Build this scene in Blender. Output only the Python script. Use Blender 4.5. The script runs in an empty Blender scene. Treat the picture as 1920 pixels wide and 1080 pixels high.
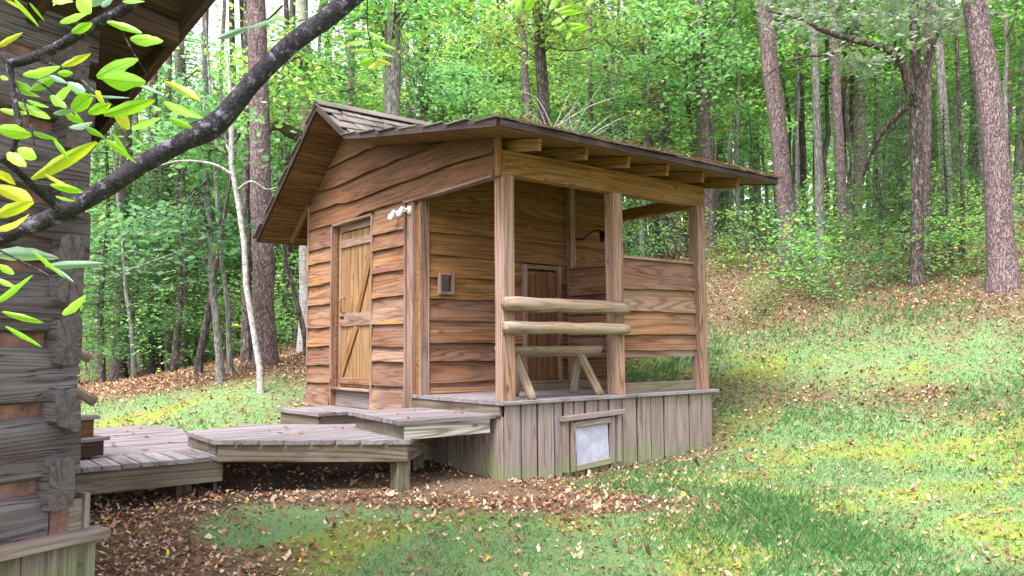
import bpy, math, random
import numpy as np
from mathutils import Matrix, Vector
R = math.radians
rng = np.random.default_rng(7)
random.seed(7)
SC = bpy.context.scene
COL = SC.collection

# ------------------------------------------------------------------ camera
CAM = np.array([-4.6107, -6.026, 0.4961]); FPX = 1478.1
_pi, _ro, _ya = 0.0776, -0.0078, 0.9068
FW = np.array([math.cos(_ya)*math.cos(_pi), math.sin(_ya)*math.cos(_pi), math.sin(_pi)])
_r = np.array([math.sin(_ya), -math.cos(_ya), 0.0]); _u = np.cross(_r, FW)
RT = math.cos(_ro)*_r + math.sin(_ro)*_u; UP = -math.sin(_ro)*_r + math.cos(_ro)*_u
cd = bpy.data.cameras.new('camera'); cam = bpy.data.objects.new('camera', cd); COL.objects.link(cam)
cd.sensor_width = 36; cd.lens = FPX/1920*36; cd.clip_start = 0.05; cd.clip_end = 800
cam.matrix_world = Matrix(((RT[0], UP[0], -FW[0], CAM[0]), (RT[1], UP[1], -FW[1], CAM[1]), (RT[2], UP[2], -FW[2], CAM[2]), (0, 0, 0, 1)))
SC.camera = cam
# ------------------------------------------------------------------ sky, sun, exposure
SUN_AZ, SUN_EL = R(205), R(60)          # direction towards the sun: azimuth from +X, elevation
w = bpy.data.worlds.new('World'); SC.world = w; w.use_nodes = True
nt = w.node_tree; bg = nt.nodes['Background']
sky = nt.nodes.new('ShaderNodeTexSky'); sky.sky_type = 'NISHITA'; sky.sun_disc = False
sky.sun_elevation = SUN_EL; sky.sun_rotation = R(90) - SUN_AZ
sky.air_density = 1.0; sky.dust_density = 4.0; sky.ozone_density = 1.0
hs = nt.nodes.new('ShaderNodeHueSaturation'); hs.inputs['Saturation'].default_value = 0.25
nt.links.new(sky.outputs[0], hs.inputs['Color']); nt.links.new(hs.outputs[0], bg.inputs[0]); bg.inputs[1].default_value = 0.15
sd = bpy.data.lights.new('sun', 'SUN'); sd.energy = 1.5; sd.angle = R(22); sd.color = (1.0, .95, .88)
sun = bpy.data.objects.new('sun', sd); COL.objects.link(sun)
sv = Vector((math.cos(SUN_AZ)*math.cos(SUN_EL), math.sin(SUN_AZ)*math.cos(SUN_EL), math.sin(SUN_EL)))
sun.rotation_euler = sv.to_track_quat('Z', 'Y').to_euler(); sun.location = sv*40
vs = SC.view_settings; vs.view_transform = 'Standard'; vs.look = 'None'; vs.exposure = 1.88; vs.gamma = 1.0
SC.cycles.max_bounces = 8; SC.cycles.diffuse_bounces = 4; SC.cycles.transmission_bounces = 4
SC.cycles.use_denoising = True

# ------------------------------------------------------------------ helpers
def at(px, py, D):                       # the place D metres ahead of the camera's plane seen at a pixel
    return CAM + D*(FW + RT*(px-960)/FPX - UP*(py-540)/FPX)
WM = {}
def nrm(v):
    v = np.array(v, float); return v/np.linalg.norm(v)
def frame(o, ex, ey=None):
    ex = nrm(ex)
    if ey is None: ey = (0, 0, 1) if abs(ex[2]) < .9 else (0, 1, 0)
    ez = nrm(np.cross(ex, ey)); ey = np.cross(ez, ex)
    return Matrix(((ex[0], ey[0], ez[0], o[0]), (ex[1], ey[1], ez[1], o[1]), (ex[2], ey[2], ez[2], o[2]), (0, 0, 0, 1)))
def link(o, parent=None, M=None):
    COL.objects.link(o); M = M or Matrix(); WM[o.name] = M
    if parent is not None:
        o.parent = parent; o.matrix_basis = WM[parent.name].inverted() @ M
    else: o.matrix_basis = M
    return o
def tag(o, label=None, cat=None, group=None, kind=None):
    if label: o['label'] = label
    if cat: o['category'] = cat
    if group: o['group'] = group
    if kind: o['kind'] = kind
    return o
def empty(name, loc, label, cat, group=None):
    o = bpy.data.objects.new(name, None); o.empty_display_size = .1
    link(o, None, Matrix.Translation(Vector(loc))); return tag(o, label, cat, group)
def mesh(name, V, F, mat=None, smooth=False):
    me = bpy.data.meshes.new(name); me.from_pydata([tuple(map(float, v)) for v in V], [], F)
    if mat: me.materials.append(mat)
    if smooth: me.polygons.foreach_set('use_smooth', [True]*len(me.polygons))
    return me
def fastmesh(name, V, F, mat=None, smooth=False):     # V (n,3), F (m,k) numpy
    V = np.asarray(V, np.float32); F = np.asarray(F, np.int32); m, k = F.shape
    me = bpy.data.meshes.new(name); me.vertices.add(len(V)); me.vertices.foreach_set('co', V.ravel())
    me.loops.add(m*k); me.loops.foreach_set('vertex_index', F.ravel()); me.polygons.add(m)
    me.polygons.foreach_set('loop_start', np.arange(0, m*k, k, dtype=np.int32))
    try: me.polygons.foreach_set('loop_total', np.full(m, k, np.int32))
    except Exception: pass
    if smooth: me.polygons.foreach_set('use_smooth', np.ones(m, bool))
    if mat: me.materials.append(mat)
    me.update(calc_edges=True); me.validate(); return me
def ob(name, me, parent=None, M=None): return link(bpy.data.objects.new(name, me), parent, M)

def box_me(name, L, W, T, mat, cham=.004, wav=0, seed=0, wedge=0, ends=0, sag=0):
    """board along local X; W along Y, T along Z; chamfered; wav = live lower edge; wedge = thicker low edge"""
    n = 2 if wav == 0 and sag == 0 else 15
    r = np.random.default_rng(seed+11)
    ph = r.uniform(0, 6.3, 6); V = []; c = min(cham, T*.3, W*.3)
    k1 = r.uniform(-.45, 1)
    for i in range(n):
        s = i/(n-1); x = (s-.5)*L
        d = wav*(math.sin(ph[0]+s*L*1.9)+.55*math.sin(ph[1]+s*L*4.3)+.3*math.sin(ph[2]+s*L*11)+.9*k1*math.exp(-((s-r_c(ph[3]))*L/.18)**2)) if wav else 0
        g = sag*math.sin(ph[4]+s*5)
        lo = -W/2+d+g; hi = W/2+g
        tb = T/2; tt = T/2*(1-wedge)
        V += [(x, lo+c, -tb), (x, hi-c, -tt), (x, hi, -tt+c), (x, hi, tt-c), (x, hi-c, tt), (x, lo+c, tb), (x, lo, tb-c), (x, lo, -tb+c)]
    F = [tuple(range(7, -1, -1))[::-1][::-1]] if False else []
    for i in range(n-1):
        for j in range(8):
            a = i*8+j; b = i*8+(j+1) % 8; F.append((a, b, b+8, a+8))
    F.append(tuple(range(7, -1, -1))); F.append(tuple((n-1)*8+j for j in range(8)))
    return mesh(name, V, F, mat)
def r_c(p): return .15+.7*((p*7.3) % 1)
_bs = [0]
def board(name, parent, p0, p1, wide, W, T, mat, **k):
    """plank from p0 to p1 (centre line), W across along 'wide', T thick"""
    p0 = np.array(p0, float); p1 = np.array(p1, float); _bs[0] += 1
    return ob(name, box_me(name, np.linalg.norm(p1-p0), W, T, mat, seed=_bs[0], **k), parent, frame((p0+p1)/2, p1-p0, wide))
def prism(name, parent, poly, z0, z1, mat):           # vertical prism of an xy polygon
    c = np.mean(poly, 0); n = len(poly)
    ext = np.ptp(np.array(poly), axis=0)
    V = [(x-c[0], y-c[1], z0-z1) for x, y in poly]+[(x-c[0], y-c[1], 0) for x, y in poly]
    F = [tuple(range(n-1, -1, -1)), tuple(range(n, 2*n))]+[(i, (i+1) % n, n+(i+1) % n, n+i) for i in range(n)]
    return ob(name, mesh(name, V, F, mat), parent, Matrix.Translation((c[0], c[1], z1)))
def clip(poly, n, d):                                  # keep n.p <= d
    out = []
    for i in range(len(poly)):
        a, b = np.array(poly[i]), np.array(poly[(i+1) % len(poly)]); fa, fb = n@a-d, n@b-d
        if fa <= 0: out.append(tuple(a))
        if fa*fb < 0: out.append(tuple(a+(b-a)*fa/(fa-fb)))
    return out
def tube(name, pts, rad, seg=12, rough=0., seed=0, mat=None, cap=True, freq=3.0):
    """tapered tube along a polyline with an uneven surface"""
    r = np.random.default_rng(seed); P = np.array(pts, float); n = len(P); V = []; F = []
    T = np.gradient(P, axis=0); ref = np.array([0.3, .9, .1])
    ph = r.uniform(0, 6.3, (5,))
    for i in range(n):
        t = nrm(T[i]); a = nrm(np.cross(t, ref)); b = np.cross(t, a)
        for j in range(seg):
            q = 6.2832*j/seg
            rr = rad[i]*(1+rough*(.6*math.sin(2*q+ph[0]+i*.5)+.5*math.sin(3*q+ph[1]-i*.8)+.5*r.standard_normal()))
            V.append(P[i]+rr*(math.cos(q)*a+math.sin(q)*b))
    for i in range(n-1):
        for j in range(seg): F.append((i*seg+j, i*seg+(j+1) % seg, (i+1)*seg+(j+1) % seg, (i+1)*seg+j))
    if cap: F += [tuple(range(seg-1, -1, -1)), tuple((n-1)*seg+j for j in range(seg))]
    return V, F
def smooth_path(ctrl, n):
    c = np.array(ctrl, float); k = len(c); t = np.linspace(0, k-1, n); out = []
    for x in t:
        i = min(int(x), k-2); f = x-i
        p0, p1, p2, p3 = c[max(i-1, 0)], c[i], c[i+1], c[min(i+2, k-1)]
        out.append(.5*((2*p1)+(-p0+p2)*f+(2*p0-5*p1+4*p2-p3)*f*f+(-p0+3*p1-3*p2+p3)*f**3))
    return np.array(out)

# ------------------------------------------------------------------ materials
def newmat(name):
    m = bpy.data.materials.new(name); m.use_nodes = True; return m, m.node_tree.nodes, m.node_tree.links
def mixc(N, L, fac, a, b, mode='MIX'):
    n = N.new('ShaderNodeMix'); n.data_type = 'RGBA'; n.blend_type = mode
    for s, v in ((n.inputs[0], fac), (n.inputs[6], a), (n.inputs[7], b)):
        if hasattr(v, 'is_linked') or hasattr(v, 'links'): L.new(v, s)
        else: s.default_value = v if isinstance(v, (int, float)) else (*v, 1)
    return n.outputs[2]
def mth(N, L, op, a, b=0., c=None):
    n = N.new('ShaderNodeMath'); n.operation = op
    for i, v in enumerate((a, b) if c is None else (a, b, c)):
        if hasattr(v, 'links'): L.new(v, n.inputs[i])
        else: n.inputs[i].default_value = v
    return n.outputs[0]
def ramp(N, L, fac, stops, interp='LINEAR'):
    n = N.new('ShaderNodeValToRGB'); n.color_ramp.interpolation = interp
    e = n.color_ramp.elements
    while len(e) < len(stops): e.new(.5)
    for i, (p, c) in enumerate(stops):
        e[i].position = p; e[i].color = (*c, 1) if not isinstance(c, (int, float)) else (c, c, c, 1)
    L.new(fac, n.inputs[0]); return n.outputs[0]
def noise(N, L, vec, scale, detail=4, rough=.55, dist=0.):
    n = N.new('ShaderNodeTexNoise'); n.inputs['Scale'].default_value = scale; n.inputs['Detail'].default_value = detail
    n.inputs['Roughness'].default_value = rough; n.inputs['Distortion'].default_value = dist
    if vec is not None: L.new(vec, n.inputs['Vector'])
    return n.outputs['Fac']
def scaled(N, L, vec, s, off=None):
    n = N.new('ShaderNodeMapping'); n.inputs['Scale'].default_value = s; L.new(vec, n.inputs['Vector'])
    if off is not None: L.new(off, n.inputs['Location'])
    return n.outputs[0]
def wood(name, cols, grain=.5, rough=.8, grey=None, grey_amt=.4, streak=None, algae=0, ring=34, bump=.5, dark=.28, knots=True, fiss=(.5, 9., .55)):
    """weathered plank: grain contours along local X, one tone for each plank (object random)"""
    m, N, L = newmat(name); b = N['Principled BSDF']
    tc = N.new('ShaderNodeTexCoord'); oi = N.new('ShaderNodeObjectInfo')
    cb = N.new('ShaderNodeCombineXYZ')
    for i, k in enumerate((37., 53., 71.)): L.new(mth(N, L, 'MULTIPLY', oi.outputs['Random'], k), cb.inputs[i])
    v = scaled(N, L, tc.outputs['Object'], (1, 1, 1), cb.outputs[0])
    big = noise(N, L, scaled(N, L, v, (.17, 3.2, 3.2)), 1.0, 2, .4, .2)
    rings = mth(N, L, 'SINE', mth(N, L, 'MULTIPLY', big, ring*4.2))
    rings = mth(N, L, 'MULTIPLY_ADD', rings, .5, .5)
    rings = mth(N, L, 'POWER', rings, 2.6)
    fib = noise(N, L, scaled(N, L, v, (1.6, 80, 80)), 1.0, 3, .6)
    blot = noise(N, L, scaled(N, L, v, (1.2, 5, 5)), 1.0, 4, .6)
    tone = ramp(N, L, oi.outputs['Random'], [(i/(len(cols)-1) if len(cols) > 1 else 0, c) for i, c in enumerate(cols)])
    dk = mixc(N, L, 1.0, tone, (dark, dark*.86, dark*.78), 'MULTIPLY')
    f1 = mth(N, L, 'MULTIPLY', rings, grain)
    c = mixc(N, L, f1, tone, dk)
    f2 = ramp(N, L, fib, [(.40, 0.), (.66, .75)]); c = mixc(N, L, f2, c, dk)
    if grey is not None:
        g = ramp(N, L, mth(N, L, 'ADD', blot, mth(N, L, 'MULTIPLY', fib, .3)), [(.50, 0.), (.85, grey_amt)])
        c = mixc(N, L, g, c, grey)
    if streak is not None:
        sn = noise(N, L, scaled(N, L, v, (.5, 7, 7)), 1.0, 2, .5)
        s = ramp(N, L, sn, [(.67, 0.), (.73, .85)]); c = mixc(N, L, s, c, streak)
    if knots:
        vo = N.new('ShaderNodeTexVoronoi'); vo.inputs['Scale'].default_value = 1.0; L.new(scaled(N, L, v, (2.2, 6, 6)), vo.inputs['Vector'])
        kf = ramp(N, L, vo.outputs['Distance'], [(.05, .8), (.14, 0.)]); c = mixc(N, L, kf, c, (.07, .035, .02))
    fs = noise(N, L, scaled(N, L, v, (fiss[0], fiss[1], fiss[1])), 1.0, 3, .5); ff = ramp(N, L, mth(N, L, 'ABSOLUTE', mth(N, L, 'SUBTRACT', fs, .5)), [(0., fiss[2]), (.02, 0.)]); c = mixc(N, L, ff, c, tuple(x*.25 for x in cols[0]))
    if algae:
        ge = N.new('ShaderNodeNewGeometry'); sp = N.new('ShaderNodeSeparateXYZ'); L.new(ge.outputs['Position'], sp.inputs[0])
        an = noise(N, L, ge.outputs['Position'], 2.2, 4, .65)
        h = mth(N, L, 'MULTIPLY_ADD', sp.outputs[2], -2.6, -1.25)
        a = ramp(N, L, mth(N, L, 'ADD', an, mth(N, L, 'MULTIPLY', h, .5)), [(.56, 0.), (.78, algae)])
        c = mixc(N, L, a, c, (.16, .24, .08))
    L.new(c, b.inputs['Base Color']); b.inputs['Roughness'].default_value = rough; b.inputs['Specular IOR Level'].default_value = .25
    bp = N.new('ShaderNodeBump'); bp.inputs['Strength'].default_value = bump; bp.inputs['Distance'].default_value = .004
    hh = mth(N, L, 'SUBTRACT', mth(N, L, 'MULTIPLY', fib, -.8), mth(N, L, 'MULTIPLY', rings, .5)); L.new(hh, bp.inputs['Height']); L.new(bp.outputs[0], b.inputs['Normal'])
    return m
M_SIDE = wood('siding_wood', [(.24, .092, .038), (.37, .175, .078), (.165, .070, .046), (.41, .205, .09), (.22, .098, .062), (.36, .215, .135)], .85, grey=(.33, .23, .20), grey_amt=.4, streak=(.55, .22, .05))
M_GABLE = wood('gable_wood', [(.165, .070, .034), (.205, .09, .042), (.18, .08, .04)], .65, grey=(.22, .12, .075), grey_amt=.4)
M_INNER = wood('porch_wall_wood', [(.26, .115, .038), (.33, .158, .054), (.21, .09, .031)], .75, grey=(.25, .14, .08), grey_amt=.3)
M_SOFF = wood('soffit_wood', [(.20, .095, .04), (.25, .125, .05), (.165, .076, .031)], .7, knots=True)
M_POST = wood('post_wood', [(.36, .19, .115), (.40, .225, .145), (.34, .195, .135)], .95, grey=(.35, .265, .26), grey_amt=.5, ring=40, dark=.30)
M_BEAM = wood('beam_wood', [(.32, .145, .045), (.36, .17, .055)], .75, grey=(.40, .26, .15), grey_amt=.3)
M_TRIM = wood('trim_wood', [(.25, .135, .09), (.31, .185, .135), (.28, .13, .055)], .8, grey=(.37, .28, .265), grey_amt=.6, streak=(.58, .27, .06))
M_DOOR = wood('door_wood', [(.33, .18, .08), (.38, .215, .095), (.29, .155, .07)], .85, ring=26, grey=(.32, .21, .13), grey_amt=.3)
M_SKIRT = wood('skirt_wood', [(.26, .195, .165), (.31, .245, .215), (.27, .20, .18), (.33, .26, .23)], .55, grey=(.28, .235, .255), grey_amt=.6, algae=.42, knots=False)
M_DECK = wood('deck_wood', [(.215, .182, .19), (.265, .228, .24), (.175, .146, .158), (.24, .20, .205)], .55, grey=(.31, .28, .325), grey_amt=.6, knots=False)
M_FASC = wood('fascia_wood', [(.16, .12, .085), (.19, .145, .10), (.14, .11, .085)], .9, grey=(.22, .195, .17), grey_amt=.6, algae=.1)
M_FASCN = wood('step_fascia_wood', [(.28, .19, .11)], .9, grey=(.25, .21, .18), grey_amt=.3)
M_SHING = wood('shingle_wood', [(.10, .075, .07), (.15, .12, .115), (.075, .055, .055), (.19, .155, .145)], .5, grey=(.27, .25, .23), grey_amt=.5, knots=False, rough=.9)
M_RAKE = wood('rake_wood', [(.055, .04, .04), (.075, .052, .05)], .5, knots=False)
M_LOGP = wood('peeled_log_wood', [(.30, .20, .125), (.34, .235, .15)], .8, grey=(.36, .30, .27), grey_amt=.7, ring=24, bump=1., streak=(.15, .09, .05))
M_HEWN = wood('hewn_log_wood', [(.115, .08, .08), (.155, .118, .125), (.09, .06, .058), (.13, .09, .087)], .95, grey=(.235, .21, .255), grey_amt=.6, ring=46, bump=1., knots=False, dark=.2, fiss=(.7, 16., .95))
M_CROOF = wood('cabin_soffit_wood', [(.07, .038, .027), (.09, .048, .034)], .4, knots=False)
def plain(name, col, rough=.6, metal=0., nscale=None, amt=.25):
    m, N, L = newmat(name); b = N['Principled BSDF']; b.inputs['Roughness'].default_value = rough; b.inputs['Metallic'].default_value = metal
    if nscale:
        tc = N.new('ShaderNodeTexCoord'); n = noise(N, L, tc.outputs['Object'], nscale, 5, .65)
        c = mixc(N, L, ramp(N, L, n, [(.35, 0.), (.7, 1.)]), tuple(x*(1-amt) for x in col), tuple(min(1, x*(1+amt)) for x in col)); L.new(c, b.inputs['Base Color'])
        bp = N.new('ShaderNodeBump'); bp.inputs['Strength'].default_value = .8; bp.inputs['Distance'].default_value = .012; L.new(n, bp.inputs['Height']); L.new(bp.outputs[0], b.inputs['Normal'])
    else: b.inputs['Base Color'].default_value = (*col, 1)
    return m
M_CHINK = plain('red_clay_chinking', (.20, .10, .085), .95, 0, 14, .4)
M_WHITE = plain('white_lamp_plastic', (.75, .70, .74), .35)
M_LENS = plain('white_lamp_lens', (.85, .82, .86), .2)
M_BLACK = plain('dark_metal_and_gap_black', (.02, .018, .018), .4, .6)
M_DARKGLASS = plain('dark_window_pane', (.02, .012, .01), .15)
M_PANEL = plain('pale_hatch_panel', (.36, .36, .47), .6, 0, 5, .25)
def endgrain():
    m, N, L = newmat('log_end_grain'); b = N['Principled BSDF']; tc = N.new('ShaderNodeTexCoord'); oi = N.new('ShaderNodeObjectInfo')
    v = tc.outputs['Object']
    wv = N.new('ShaderNodeTexWave'); wv.wave_type = 'RINGS'; wv.rings_direction = 'X'; wv.inputs['Scale'].default_value = 26; wv.inputs['Distortion'].default_value = 3; wv.inputs['Detail'].default_value = 3; wv.inputs['Detail Scale'].default_value = 2
    L.new(v, wv.inputs['Vector']); n = noise(N, L, v, 22, 5, .7)
    sp = N.new('ShaderNodeSeparateXYZ'); L.new(v, sp.inputs[0]); ang = mth(N, L, 'ARCTAN2', mth(N, L, 'ADD', sp.outputs[1], .03), sp.outputs[2])
    cb_ = N.new('ShaderNodeCombineXYZ'); L.new(ang, cb_.inputs[0]); L.new(mth(N, L, 'MULTIPLY', oi.outputs['Random'], 50.), cb_.inputs[1]); L.new(mth(N, L, 'MULTIPLY', n, .25), cb_.inputs[2])
    cn = noise(N, L, cb_.outputs[0], 1.5, 3, .7); crack = ramp(N, L, mth(N, L, 'ABSOLUTE', mth(N, L, 'SUBTRACT', cn, .5)), [(.0, 1.), (.022, 0.)])
    c = mixc(N, L, mth(N, L, 'MULTIPLY', wv.outputs['Fac'], .55), (.10, .078, .085), (.19, .16, .175)); c = mixc(N, L, ramp(N, L, n, [(.42, .0), (.6, .85)]), c, (.075, .055, .06)); c = mixc(N, L, mth(N, L, 'MULTIPLY', crack, .6), c, (.03, .02, .02))
    L.new(c, b.inputs['Base Color']); b.inputs['Roughness'].default_value = .9
    bp = N.new('ShaderNodeBump'); bp.inputs['Strength'].default_value = .7; bp.inputs['Distance'].default_value = .006
    h = mth(N, L, 'SUBTRACT', mth(N, L, 'ADD', n, mth(N, L, 'MULTIPLY', wv.outputs['Fac'], .12)), crack); L.new(h, bp.inputs['Height']); L.new(bp.outputs[0], b.inputs['Normal'])
    return m
M_END = endgrain()
def bark(name, c0, c1, c2, scale=(9, 9, 3.2), crack=.07, spot=None, depth=.03):
    m, N, L = newmat(name); b = N['Principled BSDF']; tc = N.new('ShaderNodeTexCoord'); oi = N.new('ShaderNodeObjectInfo')
    cb = N.new('ShaderNodeCombineXYZ'); L.new(mth(N, L, 'MULTIPLY', oi.outputs['Random'], 31.), cb.inputs[0]); L.new(mth(N, L, 'MULTIPLY', oi.outputs['Random'], 17.), cb.inputs[2])
    v = scaled(N, L, tc.outputs['Object'], (1, 1, 1), cb.outputs[0])
    rd = None
    for q, k in enumerate((1.0, 2.1)):
        nn_ = noise(N, L, scaled(N, L, v, tuple(x*k+q*.37 for x in scale)), 1.0, 3, .55, .35)
        e_ = mth(N, L, 'ABSOLUTE', mth(N, L, 'SUBTRACT', nn_, .5)); rd = e_ if rd is None else mth(N, L, 'MINIMUM', rd, mth(N, L, 'MULTIPLY', e_, 1.5))
    fine = noise(N, L, scaled(N, L, v, (26, 26, 7)), 1, 4, .65); bl = noise(N, L, v, 1.7, 3, .6)
    c = mixc(N, L, ramp(N, L, fine, [(.3, 0.), (.7, 1.)]), c0, c1)
    c = mixc(N, L, ramp(N, L, bl, [(.4, 0.), (.75, .6)]), c, c2)
    if spot:
        sp = noise(N, L, v, 34 if name == 'branch_bark' else 9, 4, .7); c = mixc(N, L, ramp(N, L, sp, [(.56, 0.), (.64, .8)]), c, spot)
    cf = ramp(N, L, rd, [(0., 1.), (crack, 0.)])
    c = mixc(N, L, mth(N, L, 'MULTIPLY', cf, .75), c, tuple(x*.28 for x in c0))
    L.new(c, b.inputs['Base Color']); b.inputs['Roughness'].default_value = .92; b.inputs['Specular IOR Level'].default_value = .15
    bp = N.new('ShaderNodeBump'); bp.inputs['Strength'].default_value = 1; bp.inputs['Distance'].default_value = depth
    L.new(mth(N, L, 'SUBTRACT', mth(N, L, 'MULTIPLY', fine, .35), cf), bp.inputs['Height']); L.new(bp.outputs[0], b.inputs['Normal'])
    return m
B_PINE = bark('pine_bark', (.25, .17, .175), (.36, .27, .28), (.33, .255, .275), (24, 24, 9), .05)
B_OAK = bark('oak_bark', (.15, .115, .11), (.25, .20, .19), (.12, .09, .085), (18, 18, 4), .06, (.33, .34, .31))
B_GREY = bark('grey_bark', (.25, .22, .22), (.36, .33, .33), (.27, .29, .25), (14, 14, 3), .05, (.42, .43, .41), .012)
B_PALE = bark('pale_bark', (.46, .42, .42), (.58, .55, .55), (.40, .38, .36), (8, 8, 14), .03, (.30, .29, .27), .006)
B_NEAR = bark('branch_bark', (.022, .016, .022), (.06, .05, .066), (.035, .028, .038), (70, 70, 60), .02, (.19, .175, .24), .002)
B_MOSS = bark('mossy_bark', (.16, .12, .08), (.25, .20, .12), (.20, .20, .07), (16, 16, 6), .06, (.28, .28, .16))
def leafmat(name, stops, trans=.5, rough=.5, hue_obj=.06):
    m, N, L = newmat(name); N.remove(N['Principled BSDF']); out = N['Material Output']
    ge = N.new('ShaderNodeNewGeometry'); oi = N.new('ShaderNodeObjectInfo')
    c = ramp(N, L, ge.outputs['Random Per Island'], stops)
    h = N.new('ShaderNodeHueSaturation'); L.new(c, h.inputs['Color'])
    L.new(mth(N, L, 'MULTIPLY_ADD', oi.outputs['Random'], hue_obj, .5-hue_obj/2), h.inputs['Hue'])
    L.new(mth(N, L, 'MULTIPLY_ADD', mth(N, L, 'FRACT', mth(N, L, 'MULTIPLY', oi.outputs['Random'], 7.7)), .6, .7), h.inputs['Value'])
    d = N.new('ShaderNodeBsdfDiffuse'); t = N.new('ShaderNodeBsdfTranslucent'); mx = N.new('ShaderNodeMixShader'); mx.inputs[0].default_value = trans
    L.new(h.outputs[0], d.inputs[0])
    tcol = mixc(N, L, 1.0, h.outputs[0], (1.25, 1.3, .75), 'MULTIPLY'); L.new(tcol, t.inputs[0])
    L.new(d.outputs[0], mx.inputs[1]); L.new(t.outputs[0], mx.inputs[2])
    L.new(mx.outputs[0], out.inputs[0]); return m
G1, G2, G3, GY, GO = (.13, .30, .12), (.22, .44, .15), (.33, .54, .20), (.56, .52, .15), (.55, .30, .13)
L_MAPLE = leafmat('broad_leaf', [(0, G1), (.45, G2), (.90, G3), (.955, GY), (1, GO)])
L_DEEP = leafmat('deep_green_leaf', [(0, (.12, .28, .15)), (.6, (.20, .39, .22)), (1, (.30, .49, .29))], .55)
L_GREYG = leafmat('grey_green_leaf', [(0, (.20, .30, .22)), (.5, (.32, .42, .36)), (1, (.46, .53, .49))], .35, .4, .02)
L_NEEDLE = leafmat('needle', [(0, (.07, .17, .085)), (1, (.14, .27, .13))], .4)
L_LITTER = leafmat('fallen_leaf', [(0, (.10, .05, .04)), (.3, (.19, .095, .065)), (.58, (.28, .16, .11)), (.78, (.37, .25, .18)), (.94, (.50, .38, .30)), (.97, (.50, .22, .05)), (1, (.55, .40, .06))], .1, .6, 0)
L_GRASS = leafmat('grass_blade', [(0, (.09, .25, .09)), (.5, (.145, .34, .125)), (.82, (.22, .41, .16)), (1, (.42, .44, .26))], .4, .5, 0)
def nearleaf(name, c0, c1, vein, spot, trans=.55):
    m, N, L = newmat(name); N.remove(N['Principled BSDF']); out = N['Material Output']; tc = N.new('ShaderNodeTexCoord'); oi = N.new('ShaderNodeObjectInfo'); sp = N.new('ShaderNodeSeparateXYZ'); L.new(tc.outputs['Object'], sp.inputs[0])
    ay = mth(N, L, 'ABSOLUTE', sp.outputs[1]); n1 = noise(N, L, tc.outputs['Object'], 5, 4, .6); n2 = noise(N, L, tc.outputs['Object'], 13, 2, .5)
    c = mixc(N, L, oi.outputs['Random'], c0, c1); c = mixc(N, L, ramp(N, L, n1, [(.35, 0.), (.75, .5)]), c, tuple(x*.55 for x in c0))
    lat = mth(N, L, 'SINE', mth(N, L, 'MULTIPLY', mth(N, L, 'SUBTRACT', sp.outputs[0], mth(N, L, 'MULTIPLY', ay, .5)), 62.)); c = mixc(N, L, ramp(N, L, lat, [(.8, 0.), (1., .3)]), c, vein)
    c = mixc(N, L, ramp(N, L, ay, [(.015, .8), (.04, 0.)]), c, vein); c = mixc(N, L, ramp(N, L, n2, [(.68, 0.), (.73, .7)]), c, spot)
    d = N.new('ShaderNodeBsdfDiffuse'); t = N.new('ShaderNodeBsdfTranslucent'); g = N.new('ShaderNodeBsdfGlossy'); g.inputs['Roughness'].default_value = .45; mx = N.new('ShaderNodeMixShader'); mx.inputs[0].default_value = trans; mg = N.new('ShaderNodeMixShader'); mg.inputs[0].default_value = .04
    L.new(c, d.inputs[0]); L.new(mixc(N, L, 1., c, (1.2, 1.2, .6), 'MULTIPLY'), t.inputs[0]); L.new(d.outputs[0], mx.inputs[1]); L.new(t.outputs[0], mx.inputs[2]); L.new(mx.outputs[0], mg.inputs[1]); L.new(g.outputs[0], mg.inputs[2]); L.new(mg.outputs[0], out.inputs[0]); return m
L_NEARG = nearleaf('near_green_leaf', (.26, .60, .02), (.40, .72, .035), (.12, .30, .015), (.16, .16, .03))
L_NEARY = nearleaf('near_yellow_leaf', (.48, .62, .03), (.66, .62, .04), (.36, .40, .03), (.32, .20, .04))
L_NEARP = nearleaf('near_pale_leaf', (.20, .36, .26), (.30, .44, .37), (.14, .26, .17), (.2, .3, .2), .4)

# ------------------------------------------------------------------ terrain
ctrl = [(0, 0, -.76), (.8, -.05, -.80), (1.5, 0, -.775), (3.15, 0, -.64), (-.9, .4, -.72), (-2.3, .9, -.80), (-3.4, 1.2, -.84), (-4.6, 1.6, -.86), (0, 4.5, -.24), (-.5, 3, -.48), (-.9, 2.2, -.66), (1.5, 2.5, -.55), (3.1, 2.5, -.35), (2.5, 4.5, -.1),
        (-3.0, 3.5, -.66), (-2.2, 5.1, -.50), (-4.6, 5, -.6)]
def addp(px, py, D, dz=0): P = at(px, py, D); ctrl.append((P[0], P[1], P[2]+dz))
for q in [(250, 1095, 5.0), (960, 1085, 4.9), (1500, 1085, 4.9), (1950, 1085, 4.9), (1400, 905, 7.2), (1850, 860, 7.5), (1500, 805, 9.3), (1900, 700, 9.3), (1900, 620, 10.6), (1885, 540, 12),
          (1722, 535, 13.5), (1485, 490, 15.5), (1590, 480, 17), (1400, 700, 11), (1400, 600, 13.2), (1650, 640, 11.2), (1340, 480, 18), (492, 730, 11.2), (497, 683, 14), (415, 717, 12.4), (372, 703, 14),
          (222, 712, 18), (288, 702, 18), (200, 762, 11.5), (570, 690, 13), (130, 740, 14)]: addp(*q)
for px, D, z in [(-300, 9, -.9), (-300, 20, -.9), (200, 30, -.8), (600, 30, 1.8), (1000, 30, 4.0), (1500, 28, 4.8), (2300, 26, 5.5), (2600, 12, 2.6), (200, 70, -.5), (900, 70, 8), (1600, 70, 12), (2400, 70, 12), (-900, 60, -3),
               (960, -10, -1.3), (3500, 5, .4), (-3000, 5, -1.6), (960, 0, -1.1), (960, 110, 11), (-200, 110, 0), (2200, 110, 14)]:
    P = at(px, 540, D); ctrl.append((P[0], P[1], z))
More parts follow.
